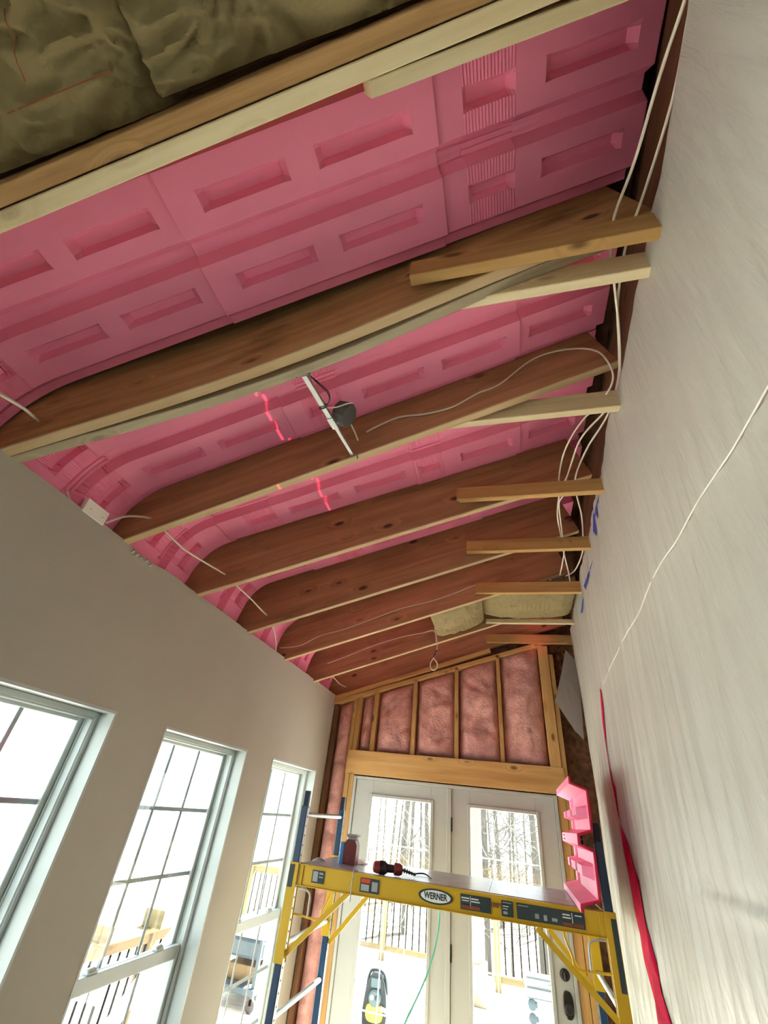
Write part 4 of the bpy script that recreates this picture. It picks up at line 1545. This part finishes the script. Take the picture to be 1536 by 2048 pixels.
# maker's oval
xo = (on_rail(837, 1786).x + on_rail(906, 1798).x) / 2
ro = (on_rail(906, 1798).x - on_rail(837, 1786).x) / 2
for nm, k, m_, dy in (('oval_rim', 1.0, 'label_dark', 0.0012), ('oval_white', 0.86, 'label_white', 0.0018), ):
    b = MB()
    n = 48
    vs = []
    for dd in (0.0002, dy):
        vs += [(xo + ro * k * math.cos(2 * math.pi * j / n), RF - dd, SZ - 0.050 + (0.034 if k == 1 else 0.0265) * math.sin(2 * math.pi * j / n)) for j in range(n)]
    b.add(vs, [tuple(range(n, 2 * n))] + [(j, (j + 1) % n, (j + 1) % n + n, j + n) for j in range(n)])
    b.build(nm, m_, rail)
tm = text_mesh('WERNER', 0.040, 0.0004)
tv = np.array([v.co[:] for v in tm.vertices])
sx = ro * 1.36 / (tv[:, 0].max() - tv[:, 0].min())
for v in tm.vertices:
    v.co.x *= sx
linkm('maker_name', tm, 'label_dark', rail, Matrix.Translation((xo, RF - 0.0024, SZ - 0.050)) @ RX)
# small stickers on the end posts
b = MB()
b.box(SX0 - 0.026, SX0 + 0.004, SY0 - 0.0312, SY0 - 0.028, SZ - 0.115, SZ - 0.005)
b.build('sticker', 'label_dark', sf)
b = MB()
b.box(SX1 + 0.002, SX1 + 0.027, SY0 - 0.0312, SY0 - 0.028, SZ - 0.29, SZ - 0.02)
b.build('sticker', 'label_dark', sf)

# ------------------------------------------------------------------ things on the platform
PZ = SZ + 0.004
# boxy tool: bevelled dark red body, blue side, grey head
lx, ly = -1.075, 3.62
la = empty('boxy_tool', (lx, ly, PZ))
tag(la, 'dark red boxy tool with blue side and grey cap standing on the platform', 'tool')
b = MB()
hb = 0.135
pr = [(-0.046, 0.0), (0.040, 0.0), (0.044, 0.05), (0.044, 0.105), (0.030, hb), (-0.028, hb), (-0.044, 0.112)]
vs = [(lx + x, ly - 0.03, PZ + z) for x, z in pr] + [(lx + x, ly + 0.05, PZ + z) for x, z in pr]
n = len(pr)
b.add(vs, [tuple(range(n)), tuple(reversed(range(n, 2 * n)))] + [(i, i + n, (i + 1) % n + n, (i + 1) % n) for i in range(n)])
b.build('body', 'tool_red', la)
b = MB()
b.cbox(lx - 0.072, lx - 0.0445, ly - 0.034, ly + 0.05, PZ, PZ + 0.118, 0.004)
b.build('battery_side', 'tool_blue', la)
b = MB()
b.cbox(lx - 0.030, lx + 0.032, ly - 0.022, ly + 0.04, PZ + hb + 0.001, PZ + hb + 0.016, 0.003)
b.cbox(lx - 0.040, lx + 0.044, ly - 0.028, ly + 0.046, PZ + hb + 0.016, PZ + hb + 0.030, 0.004)
b.build('head', 'label_grey', la)
b = MB()
b.box(lx - 0.026, lx - 0.006, ly - 0.0315, ly - 0.0303, PZ + 0.012, PZ + 0.046)
b.build('label_plate', 'label_brown', la)
# its light: a red fan of light in the plane x = const and a stray spot on the last tie
ld = bpy.data.lights.new('laser_beam', 'POINT')
ld.energy = 1.0
ld.shadow_soft_size = 0.001
ld.use_nodes = True
lo = bpy.data.objects.new('laser_beam', ld)
COL.objects.link(lo)
LP = Vector((-0.985, 1.47, 1.02))
ll_ = empty('laser_level', (LP.x, LP.y, 0))
tag(ll_, 'laser level on a small tripod below the nearest window', 'laser level')
b = MB()
b.cbox(LP.x - 0.035, LP.x + 0.035, LP.y - 0.05, LP.y + 0.05, LP.z - 0.13, LP.z - 0.02, 0.006)
b.build('body', 'tool_red', ll_)
b = MB()
b.lathe([(0, 0.018), (0.012, 0.016)], (LP.x, LP.y, LP.z - 0.021), (0, 0, 1), 14)
b.build('lens', 'label_grey', ll_)
for k in range(3):
    a = 2.1 * k + 0.4
    b = MB()
    b.tube([(LP.x + 0.02 * math.cos(a), LP.y + 0.02 * math.sin(a), LP.z - 0.13), (LP.x + 0.26 * math.cos(a), LP.y + 0.26 * math.sin(a), 0.005)], 0.010, 8)
    b.build('leg', 'black', ll_)
lo.matrix_basis = Matrix.Translation(LP)
adopt(lo, ll_)
nt = ld.node_tree
em = nt.nodes['Emission']
em.inputs['Color'].default_value = (1.0, 0.12, 0.20, 1)
geo = nt.nodes.new('ShaderNodeTexCoord')
sep = nt.nodes.new('ShaderNodeSeparateXYZ')
nt.links.new(geo.outputs['Normal'], sep.inputs[0])


def mth(op, a, c2=None, c3=None):
    n_ = nt.nodes.new('ShaderNodeMath')
    n_.operation = op
    for i, v in enumerate((a, c2, c3)):
        if v is None:
            continue
        if isinstance(v, (int, float)):
            n_.inputs[i].default_value = v
        else:
            nt.links.new(v, n_.inputs[i])
    return n_.outputs[0]


ax_ = mth('ABSOLUTE', sep.outputs['X'])
line = mth('SUBTRACT', 1.0, mth('MINIMUM', mth('DIVIDE', ax_, 0.0042), 1.0))
upw = mth('MULTIPLY', mth('LESS_THAN', sep.outputs['Y'], 0.245), mth('GREATER_THAN', sep.outputs['Y'], -0.26))
line = mth('MULTIPLY', mth('MULTIPLY', line, upw), mth('GREATER_THAN', sep.outputs['Z'], 0.25))
tgt = (Vector((0.36, 4.59, TZ + 0.05)) - LP).normalized()
dt = nt.nodes.new('ShaderNodeVectorMath')
dt.operation = 'DOT_PRODUCT'
nt.links.new(geo.outputs['Normal'], dt.inputs[0])
dt.inputs[1].default_value = tgt
spot = mth('MAXIMUM', mth('DIVIDE', mth('SUBTRACT', dt.outputs['Value'], math.cos(math.radians(3.4))), 1 - math.cos(math.radians(3.4))), 0.0)
spot = mth('MULTIPLY', mth('MULTIPLY', spot, spot), 0.9)
tot = mth('MULTIPLY', mth('ADD', line, spot), 230.0)
nt.links.new(tot, em.inputs['Strength'])

# drill with an auger bit lying on its side
da, db = at_z(746, 1733, PZ + 0.034), at_z(805, 1740, PZ + 0.034)
dd = (db - da)
dd.z = 0
ln = dd.length
dd.normalize()
dl = empty('drill', (da.x, da.y, PZ))
tag(dl, 'dark red and black drill with long auger bit lying on the platform', 'drill')
b = MB()
b.lathe([(0.0, 0.016), (0.006, 0.026), (0.024, 0.031), (0.04, 0.032)], da, dd, 20)
b.build('end_cap', 'tool_red', dl, smooth=40)
b = MB()
b.lathe([(0.04, 0.034), (0.075, 0.034), (0.082, 0.028), (0.09, 0.024)], da, dd, 20)
b.lathe([(0.088, 0.021), (0.13, 0.020), (ln - 0.05, 0.021)], da, dd, 20)
b.build('body', 'black', dl, smooth=40)
b = MB()
b.lathe([(ln - 0.055, 0.022), (ln - 0.05, 0.031), (ln - 0.02, 0.031), (ln - 0.004, 0.024), (ln, 0.014)], da, dd, 20)
b.build('gear_head', 'tool_red', dl, smooth=40)
pe = at_z(832, 1750, PZ + 0.016)
d2 = pe - (da + dd * ln)
l2 = d2.length
pf = [(0, 0.009)]
for k in range(5):
    a0 = l2 * (0.1 + 0.18 * k)
    pf += [(a0, 0.006), (a0 + l2 * 0.05, 0.014 - 0.0012 * k), (a0 + l2 * 0.11, 0.006)]
pf += [(l2 * 0.97, 0.005), (l2, 0.001)]
b = MB()
b.lathe(pf, da + dd * ln, d2, 14)
b.build('auger_bit', 'box_grey', dl, smooth=50)
# crumpled white paper, cable end, sawdust lump
P = at_z(717, 1728, PZ)
b = MB()
n = 14
vs = [(P.x, P.y, PZ + 0.020)]
for j in range(n):
    a = 2 * math.pi * j / n
    vs.append((P.x + 0.062 * math.cos(a) * (1 + 0.2 * math.sin(3 * a)), P.y + 0.05 * math.sin(a), PZ + 0.001 + 0.006 * abs(math.sin(2.5 * a))))
b.add(vs, [(0, 1 + j, 1 + (j + 1) % n) for j in range(n)] + [tuple(range(n, 0, -1))])
tag(b.build('paper_scrap', 'paper'), 'crumpled white scrap lying between the boxy tool and the drill', 'paper')
pts = [at_z(826, 1748, PZ + 0.006), at_z(846, 1747, PZ + 0.012), at_z(858, 1753, PZ + 0.006), at_z(862, 1757, PZ + 0.004)]
b = MB()
b.tube(spline(pts, 6), 0.004, 6)
tag(b.build('power_cord', 'black', None, smooth=60), 'short dark cord trailing past the auger bit on the platform', 'cord')
P = at_z(637, 1722, PZ)
b = MB()
vs = []
for j in range(10):
    a = 2 * math.pi * j / 10
    vs.append((P.x + 0.045 * math.cos(a) * (1 + 0.3 * math.cos(3 * a)), P.y + 0.05 * math.sin(a), PZ + 0.001))
vs += [(P.x + 0.01, P.y, PZ + 0.022), (P.x - 0.02, P.y + 0.01, PZ + 0.016)]
b.add(vs, [(j, (j + 1) % 10, 10 if j < 5 else 11) for j in range(10)] + [(0, 10, 11), (5, 11, 10), tuple(range(9, -1, -1))])
tag(b.build('rag', 'label_grey'), 'small grey rag at the left end of the scaffold platform', 'rag')

# spare baffle panel standing on its long edge
ss, ts, hh = baffle_grid(0.0, 1.10, [(0.06, 0.36), (0.43, 0.73)], [(0.84, 1.0)], None)
vs, fs = [], []
x_n, x_f = 0.375, 0.400
for s in ss:
    for t in ts:
        u = t / W0
        k = s / 1.10
        tz = PZ + 0.585 * u + 0.004
        lean = 0.020 * u
        hgt = hh(s, t) * 1.25
        vs.append((x_n + (x_f - x_n) * k + 0.035 - hgt * 1.35 + lean, 3.05 + s, tz))
w = len(ts)
for i in range(len(ss) - 1):
    for j in range(w - 1):
        a = i * w + j
        fs.append((a, a + w, a + w + 1, a + 1))
A = np.array(vs)
c = (A.min(0) + A.max(0)) / 2
o = link('vent_baffle', A - c, fs, 'foam', None, Vector(c), smooth=22, mats=['foam', 'foam_edge'])
md = o.modifiers.new('thickness', 'SOLIDIFY')
md.thickness = 0.016
md.offset = 1
md.material_offset_rim = 1
tag(o, 'loose pink foam baffle standing on edge on the scaffold platform', 'foam panel', 'pink foam rafter vent baffles')

# ------------------------------------------------------------------ outdoors: deck, railings, yard, trees
DZ = -0.25
dk = empty('floor_deck', (-1.5, 7.0, DZ))
struct(dk, 'pale weathered plank deck outside the door and windows')
me0 = None
pl_w = 0.145
y = 4.80
rows = []
while y < 10.4:
    rows.append(y)
    y += pl_w + 0.006
for y in rows:                     # planks beyond the door
    if me0 is None:
        o = board('plank', (-5.2, y + pl_w / 2, DZ - 0.03), (1.6, y + pl_w / 2, DZ - 0.03), pl_w, 0.03, 'deck', dk)
        me0 = o.data
    else:
        o2 = bpy.data.objects.new('plank', me0)
        COL.objects.link(o2)
        o2.matrix_basis = Matrix.Translation((-1.8, y + pl_w / 2, DZ - 0.015))
        adopt(o2, dk)
me1 = None
x = XL - WT - 0.16
while x > -3.7:                    # planks along the left wall
    if me1 is None:
        o = board('plank', (x, -2.8, DZ - 0.03), (x, 4.79, DZ - 0.03), pl_w, 0.03, 'deck', dk)
        me1 = o.data
        base_m = o.matrix_basis.copy()
        x_first = x
    else:
        o2 = bpy.data.objects.new('plank', me1)
        COL.objects.link(o2)
        o2.matrix_basis = Matrix.Translation((x - x_first, 0, 0)) @ wm(o)
        adopt(o2, dk)
    x -= pl_w + 0.006


def railing(name, A, B, z0, ztop, label, posts, rm='rail_wood', gap=0.115, r=0.0105, under=0.10):
    A, B = Vector(A), Vector(B)
    e = empty(name, (A + B) / 2)
    tag(e, label, 'railing', 'deck railings')
    d = (B - A)
    n = int(d.length / gap)
    board('bottom_rail', A + Vector((0, 0, z0 + under)), B + Vector((0, 0, z0 + under)), 0.04, 0.09, rm, e)
    board('top_rail', A + Vector((0, 0, ztop - 0.09)), B + Vector((0, 0, ztop - 0.09)), 0.04, 0.085, rm, e)
    board('cap_rail', A + Vector((0, 0, ztop - 0.004)), B + Vector((0, 0, ztop - 0.004)), 0.14, 0.036, rm, e)
    mb = None
    for i in range(n):
        p = A + d * ((i + 0.5) / n)
        if mb is None:
            q_ = MB()
            q_.lathe([(z0 + under + 0.05, r), (ztop - 0.03, r)], (p.x, p.y, 0), (0, 0, 1), 8)
            o = q_.build('baluster', 'baluster', e)
            mb, first = o, p
        else:
            o2 = bpy.data.objects.new('baluster', mb.data)
            COL.objects.link(o2)
            o2.matrix_basis = Matrix.Translation(p - first) @ wm(mb)
            adopt(o2, e)
    for t in posts:
        p = A + d * t
        board('post', (p.x, p.y, z0 - 0.1), (p.x, p.y, ztop + 0.02), 0.09, 0.09, rm, e, up=(0, 1, 0), base=False)
    return e


YR = 10.15
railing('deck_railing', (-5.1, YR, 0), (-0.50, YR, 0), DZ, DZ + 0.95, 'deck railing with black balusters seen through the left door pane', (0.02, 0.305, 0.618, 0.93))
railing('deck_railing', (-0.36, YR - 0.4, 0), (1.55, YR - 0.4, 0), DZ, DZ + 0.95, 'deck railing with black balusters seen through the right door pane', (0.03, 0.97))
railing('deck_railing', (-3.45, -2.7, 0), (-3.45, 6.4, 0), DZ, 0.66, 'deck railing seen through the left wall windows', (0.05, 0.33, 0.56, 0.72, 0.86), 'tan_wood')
# square timber ends on the left railing
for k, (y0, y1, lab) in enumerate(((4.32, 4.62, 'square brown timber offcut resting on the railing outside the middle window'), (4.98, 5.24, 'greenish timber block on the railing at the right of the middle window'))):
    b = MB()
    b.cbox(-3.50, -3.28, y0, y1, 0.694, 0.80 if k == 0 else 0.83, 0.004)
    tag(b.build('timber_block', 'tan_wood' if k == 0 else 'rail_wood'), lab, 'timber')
# diagonal stair rail board
pa, pb = at_x(215, 2075, -2.75), at_x(305, 1945, -2.75)
o = board('stair_rail', pa - (pb - pa) * 0.6, pb + (pb - pa) * 0.8, 0.05, 0.10, 'deck', up=(0, 0, 1))
tag(o, 'slanting pale wooden stair rail below the middle window', 'handrail')
b = MB()
b.cbox(-2.85, -2.76, pb.y + 0.12, pb.y + 0.26, DZ, 0.72, 0.005)
tag(b.build('stair_post', 'deck'), 'weathered wooden post behind the slanting stair rail', 'post')

# round beige column with base
cb = at_y(962, 2003, 9.0)
cx_ = cb.x
co = empty('porch_column', (cx_, 9.0, DZ))
tag(co, 'beige round porch column outside the right door pane', 'column')
b = MB()
b.lathe([(0.42, 0.135), (2.6, 0.12)], (cx_ - 0.06, 9.0, DZ), (0, 0, 1), 28)
b.build('shaft', 'column', co, smooth=50)
b = MB()
b.cbox(cx_ - 0.21, cx_ + 0.10, 8.85, 9.15, DZ, DZ + 0.42, 0.008)
b.build('plinth', 'column', co)

# ground
b = MB()
nx = 30
vs, fs = [], []
for i in range(nx + 1):
    for j in range(nx + 1):
        x = -14 + 24 * i / nx
        yy = 10.6 + 26 * j / nx
        vs.append((x, yy, -1.2 + 0.06 * (yy - 10.6) + 0.15 * noise.noise(Vector((x * 0.4, yy * 0.4, 0)))))
for i in range(nx):
    for j in range(nx):
        a = i * (nx + 1) + j
        fs.append((a, a + nx + 1, a + nx + 2, a + 1))
b.add(vs, fs)
struct(b.build('ground', 'leaf_litter'), 'leaf-littered slope under the bare trees')
b = MB()
vs = [(-3.6, -6, -1.35), (-3.6, 10.6, -1.35), (-7.0, 10.6, -1.2), (-7.0, -6, -1.2), (-13.5, 24, -0.75), (-13.5, -6, -0.75), (-7.0, 16, -1.2)]
b.add(vs, [(0, 1, 2, 3), (3, 2, 6, 4, 5)])
struct(b.build('ground_yard', 'yard'), 'pale sloping yard beyond the left windows')


# bare trees
def tree(x, y, z0, h, r, seed, label):
    rnd = random.Random(seed)
    e = empty('bare_tree', (x, y, z0))
    tag(e, label, 'tree', 'bare winter trees behind the deck')
    b = MB()
    lean = (rnd.uniform(-0.05, 0.05), rnd.uniform(-0.03, 0.03))
    P = []
    n = 9
    for i in range(n + 1):
        t = i / n
        P.append(Vector((x + lean[0] * h * t + 0.05 * r * 10 * noise.noise(Vector((seed, t * 3, 0))), y + lean[1] * h * t, z0 + h * t)))
    b.tube(P, r, 8, radii=[r * (1.1 - 0.75 * i / n) for i in range(n + 1)])
    b.build('trunk', 'bark', e, smooth=70)
    b = MB()
    for k in range(rnd.randint(9, 14)):
        t = rnd.uniform(0.12, 0.95)
        i = int(t * n)
        p = P[i].lerp(P[min(n, i + 1)], t * n - i)
        a = rnd.uniform(0, 6.28)
        L_ = rnd.uniform(0.5, 1.5) * (1.15 - t * 0.5)
        d = Vector((math.cos(a), math.sin(a) * 0.6, rnd.uniform(0.25, 0.9))).normalized()
        pts = [p]
        for s in range(5):
            d = (d + Vector((rnd.uniform(-.25, .25), rnd.uniform(-.2, .2), rnd.uniform(-.05, .3)))).normalized()
            pts.append(pts[-1] + d * L_ / 5)
        rr = r * rnd.uniform(0.14, 0.30)
        b.tube(pts, rr, 5, radii=[rr * (1 - 0.16 * s) for s in range(6)])
        for _ in range(3):
            s = rnd.randint(2, 5)
            d2 = (d + Vector((rnd.uniform(-1, 1), rnd.uniform(-.6, .6), rnd.uniform(-.2, .9)))).normalized()
            b.tube([pts[s], pts[s] + d2 * L_ * 0.22, pts[s] + d2 * L_ * 0.36 + Vector((0, 0, 0.06))], rr * 0.35, 4)
    b.build('branches', 'bark', e, kind='stuff')
    return e


rnd = random.Random(11)
k = 0
where = {0: 'left', 1: 'right'}
spots = []
for px_ in (742, 755, 770, 781, 793, 806, 818, 830, 845, 856):
    spots.append((px_, 0, rnd.uniform(14, 24)))
for px_ in (948, 960, 972, 985, 998, 1010, 1022, 1034, 1046, 1057, 1068):
    spots.append((px_, 1, rnd.uniform(12.5, 21)))
words = ('first', 'second', 'third', 'fourth', 'fifth', 'sixth', 'seventh', 'eighth', 'ninth', 'tenth', 'eleventh')
cnt = [0, 0]
for px_, side_, yd in spots:
    p = at_y(px_, 1680, yd)
    r = rnd.uniform(0.025, 0.055) if rnd.random() < 0.7 else rnd.uniform(0.08, 0.13)
    tree(p.x, yd, -1.3 + 0.06 * (yd - 10.6), rnd.uniform(5.5, 8.0), r, 100 + k,
         'bare grey tree, %s from the left behind the %s door pane' % (words[cnt[side_]], where[side_]))
    cnt[side_] += 1
    k += 1
# tangle of twigs nobody could count
b = MB()
rnd = random.Random(5)
for i in range(900):
    px_ = rnd.uniform(720, 870) if rnd.random() < 0.35 else rnd.uniform(930, 1090)
    yd = rnd.uniform(11.5, 18)
    p = at_y(px_, rnd.uniform(1600, 1880), yd)
    d = Vector((rnd.uniform(-1, 1), rnd.uniform(-.4, .4), rnd.uniform(-.3, 1.2))).normalized()
    L_ = rnd.uniform(0.4, 1.3)
    pts = [p]
    for s in range(4):
        d = (d + Vector((rnd.uniform(-.4, .4), 0, rnd.uniform(-.4, .4)))).normalized()
        pts.append(pts[-1] + d * L_ / 4)
    b.tube(pts, rnd.uniform(0.004, 0.010), 4, caps=False)
o = b.build('undergrowth_twigs', 'bark', kind='stuff')
o['label'] = 'tangle of bare twigs and vines among the trees'
o['category'] = 'twigs'

# ------------------------------------------------------------------ air compressor on the deck
cp = at_z(757, 2062, DZ)
yc = cp.y
ex = lambda px_, py_: at_y(px_, py_, yc)
xc = ex(752, 2000).x
ac = empty('air_compressor', (xc, yc, DZ))
tag(ac, 'yellow and charcoal portable air compressor on the deck', 'compressor')
b = MB()
pr = [(-0.135, 0.0), (0.135, 0.0), (0.150, 0.10), (0.128, 0.26), (0.10, 0.36), (0.06, 0.425), (-0.06, 0.425), (-0.10, 0.36), (-0.128, 0.26), (-0.150, 0.10)]
vs = [(xc + x, yc - 0.06, DZ + 0.04 + z) for x, z in pr] + [(xc + x, yc + 0.16, DZ + 0.04 + z) for x, z in pr]
n = len(pr)
b.add(vs, [tuple(range(n)), tuple(reversed(range(n, 2 * n)))] + [(i, i + n, (i + 1) % n + n, (i + 1) % n) for i in range(n)])
b.build('housing', 'comp_dark', ac)
b = MB()
pr = []
for j in range(28):
    a = 2 * math.pi * j / 28
    pr.append((0.105 * math.copysign(abs(math.cos(a)) ** 0.6, math.cos(a)), 0.105 + 0.078 * math.copysign(abs(math.sin(a)) ** 0.7, math.sin(a))))
vs = [(xc + x, yc - 0.058, DZ + 0.04 + z) for x, z in pr] + [(xc + x * 0.92, yc - 0.085, DZ + 0.04 + 0.105 + (z - 0.105) * 0.92) for x, z in pr]
b.add(vs, [tuple(range(28, 56))] + [(j, (j + 1) % 28, (j + 1) % 28 + 28, j + 28) for j in range(28)])
yf = b.build('front_shell', 'comp_yellow', ac)
tm = text_mesh('DEWALT', 0.034, 0.0006)
linkm('maker_name', tm, 'comp_dark', yf, Matrix.Translation((xc, yc - 0.0862, DZ + 0.150)) @ RX)
b = MB()
b.lathe([(0, 0.075), (0.03, 0.072), (0.045, 0.055)], (xc, yc - 0.058, DZ + 0.265), (0, -1, 0), 20)
b.build('control_panel', 'comp_grey', ac, smooth=40)
for dx in (-0.028, 0.030):
    b = MB()
    b.lathe([(0, 0.021), (0.010, 0.021), (0.012, 0.017)], (xc + dx, yc - 0.10, DZ + 0.275), (0, -1, 0), 16)
    b.build('gauge', 'label_white' if dx < 0 else 'comp_dark', ac, smooth=40)
b = MB()
b.tube(spline([(xc - 0.125, yc, DZ + 0.30), (xc - 0.105, yc - 0.02, DZ + 0.42), (xc - 0.06, yc - 0.02, DZ + 0.482), (xc + 0.06, yc - 0.02, DZ + 0.482), (xc + 0.105, yc - 0.02, DZ + 0.42), (xc + 0.125, yc, DZ + 0.30)], 5), 0.015, 8)
b.build('handle', 'comp_dark', ac, smooth=60)
b = MB()
b.cbox(xc - 0.06, xc + 0.06, yc - 0.075, yc + 0.03, DZ + 0.345, DZ + 0.43, 0.008)
b.build('pump_cover', 'comp_grey', ac)
for dx in (-0.1, 0.1):
    b = MB()
    b.cbox(xc + dx - 0.02, xc + dx + 0.02, yc - 0.05, yc + 0.14, DZ, DZ + 0.042, 0.005)
    b.build('rubber_foot', 'black', ac)
b = MB()
b.tube([(xc + 0.08, yc - 0.08, DZ + 0.20), (xc + 0.17, yc - 0.09, DZ + 0.18), (xc + 0.22, yc - 0.09, DZ + 0.175)], 0.018, 8)
b.build('outlet', 'label_white', ac, smooth=60)
# green air hose, from the compressor up and over the scaffold rail side
hp = [Vector((xc + 0.22, yc - 0.09, DZ + 0.175)), Vector((xc + 0.34, yc - 0.25, DZ + 0.05)), at_z(790, 2070, DZ + 0.02), at_y(812, 2030, 5.6), at_y(830, 1998, 5.2), at_y(848, 1962, 4.95), at_y(862, 1925, 4.62 - 0.02), at_y(872, 1885, 4.55), at_y(878, 1850, 4.50), at_y(880, 1825, 4.46), at_y(879, 1800, 4.40), at_y(872, 1775, 4.2)]
hp[3] = at_y(812, 2030, 5.4)
# the hose hangs inside the door, dropping to the floor; outside it lies on the deck
hin = [at_y(800, 2075, 4.42), at_y(812, 2042, 4.43), at_y(826, 2012, 4.44), at_y(842, 1978, 4.44), at_y(858, 1938, 4.44), at_y(870, 1895, 4.44), at_y(877, 1855, 4.42), at_y(879, 1825, 4.40), at_y(878, 1800, 4.34), at_y(876, 1785, 4.22), at_y(874, 1778, 4.15)]
hin = [Vector((-1.30, 4.30, 0.012)), Vector((-1.22, 4.36, 0.03)), Vector((hin[0].x - 0.10, 4.41, 0.25))] + hin
b = MB()
b.tube(spline(hin, 6), 0.0072, 8)
tag(b.build('air_hose', 'hose', None, smooth=60), 'thin green air hose hanging in front of the double door', 'hose')

# folded aluminium work platform leaning outside the right pane
lt = at_y(1050, 1940, 7.6)
ll, lr = lt.x, at_y(1085, 1948, 7.6).x + 0.35
ztop = lt.z
la2 = empty('folding_ladder', ((ll + lr) / 2, 7.6, DZ))
tag(la2, 'folded aluminium ladder platform standing outside the right door pane', 'ladder')
for i, x in enumerate((ll, lr)):
    b = MB()
    b.cbox(x - 0.012, x + 0.012, 7.58, 7.64, DZ, ztop, 0.003)
    b.build('side_rail', 'alum', la2)
b = MB()
b.cbox(ll, lr, 7.585, 7.60, ztop - 0.20, ztop - 0.005, 0.003)
b.build('tread_plate', 'alum', la2)
for k in range(7):
    z = ztop - 0.07 - 0.078 * k
    if z < DZ + 0.03:
        break
    b = MB()
    b.cbox(ll + 0.01, lr, 7.55, 7.60, z - 0.012, z + 0.014, 0.004)
    b.build('rung', 'alum', la2)
for k in range(3):
    z = ztop - 0.26 - 0.11 * k
    b = MB()
    b.lathe([(0, 0.045), (0.03, 0.045), (0.036, 0.036)], (ll + 0.055, 7.55, z), (0, -1, 0), 16)
    b.cbox(ll + 0.05, ll + 0.115, 7.53, 7.56, z - 0.022, z + 0.022, 0.004)
    b.build('hinge', 'bluegrey', la2, smooth=40)

# grill cart on the deck outside the farthest window
gx, gy = -3.35, 7.35
gr = empty('grill_cart', (gx, gy, DZ))
tag(gr, 'blue-grey grill cart with lower shelf outside the farthest window', 'grill')
for dx in (-0.28, 0.28):
    for dy in (-0.45, 0.45):
        b = MB()
        b.cbox(gx + dx - 0.02, gx + dx + 0.02, gy + dy - 0.02, gy + dy + 0.02, DZ + 0.06, DZ + 0.62, 0.003)
        b.build('leg', 'bluegrey', gr)
b = MB()
b.cbox(gx - 0.31, gx + 0.31, gy - 0.5, gy + 0.5, DZ + 0.14, DZ + 0.20, 0.006)
b.build('lower_shelf', 'bluegrey', gr)
b = MB()
b.cbox(gx - 0.30, gx + 0.30, gy - 0.42, gy + 0.42, DZ + 0.42, DZ + 0.60, 0.03)
b.build('firebox', 'bluegrey', gr)
b = MB()
pr = []
for j in range(9):
    a = math.pi * j / 8
    pr.append((0.29 * math.cos(a), 0.20 * math.sin(a)))
vs = [(gx + x, gy - 0.40, DZ + 0.60 + z) for x, z in pr] + [(gx + x, gy + 0.40, DZ + 0.60 + z) for x, z in pr]
b.add(vs, [tuple(range(9)), tuple(reversed(range(9, 18)))] + [(i, i + 9, i + 10, i + 1) for i in range(8)] + [(8, 17, 9, 0)])
b.build('lid', 'alum', gr)
b = MB()
b.tube([(gx + 0.30, gy - 0.3, DZ + 0.66), (gx + 0.34, gy - 0.3, DZ + 0.66), (gx + 0.34, gy + 0.3, DZ + 0.66), (gx + 0.30, gy + 0.3, DZ + 0.66)], 0.012, 8)
b.build('lid_handle', 'steel', gr)
for k in range(4):
    b = MB()
    b.lathe([(0, 0.025), (0.03, 0.022)], (gx + 0.30, gy - 0.3 + 0.2 * k, DZ + 0.51), (1, 0, 0), 12)
    b.build('control_knob', 'label_white', gr)
for dy in (-0.45, 0.45):
    b = MB()
    b.lathe([(-0.02, 0.06), (0.02, 0.06)], (gx + 0.28, gy + dy, DZ + 0.06), (0, 1, 0), 16)
    b.build('wheel', 'black', gr)
b = MB()
b.cbox(gx - 0.2, gx + 0.2, gy - 0.3, gy + 0.1, DZ + 0.202, DZ + 0.34, 0.006)
tag(b.build('wooden_crate', 'tan_wood'), 'tan wooden crate on the lower shelf of the grill cart', 'crate')
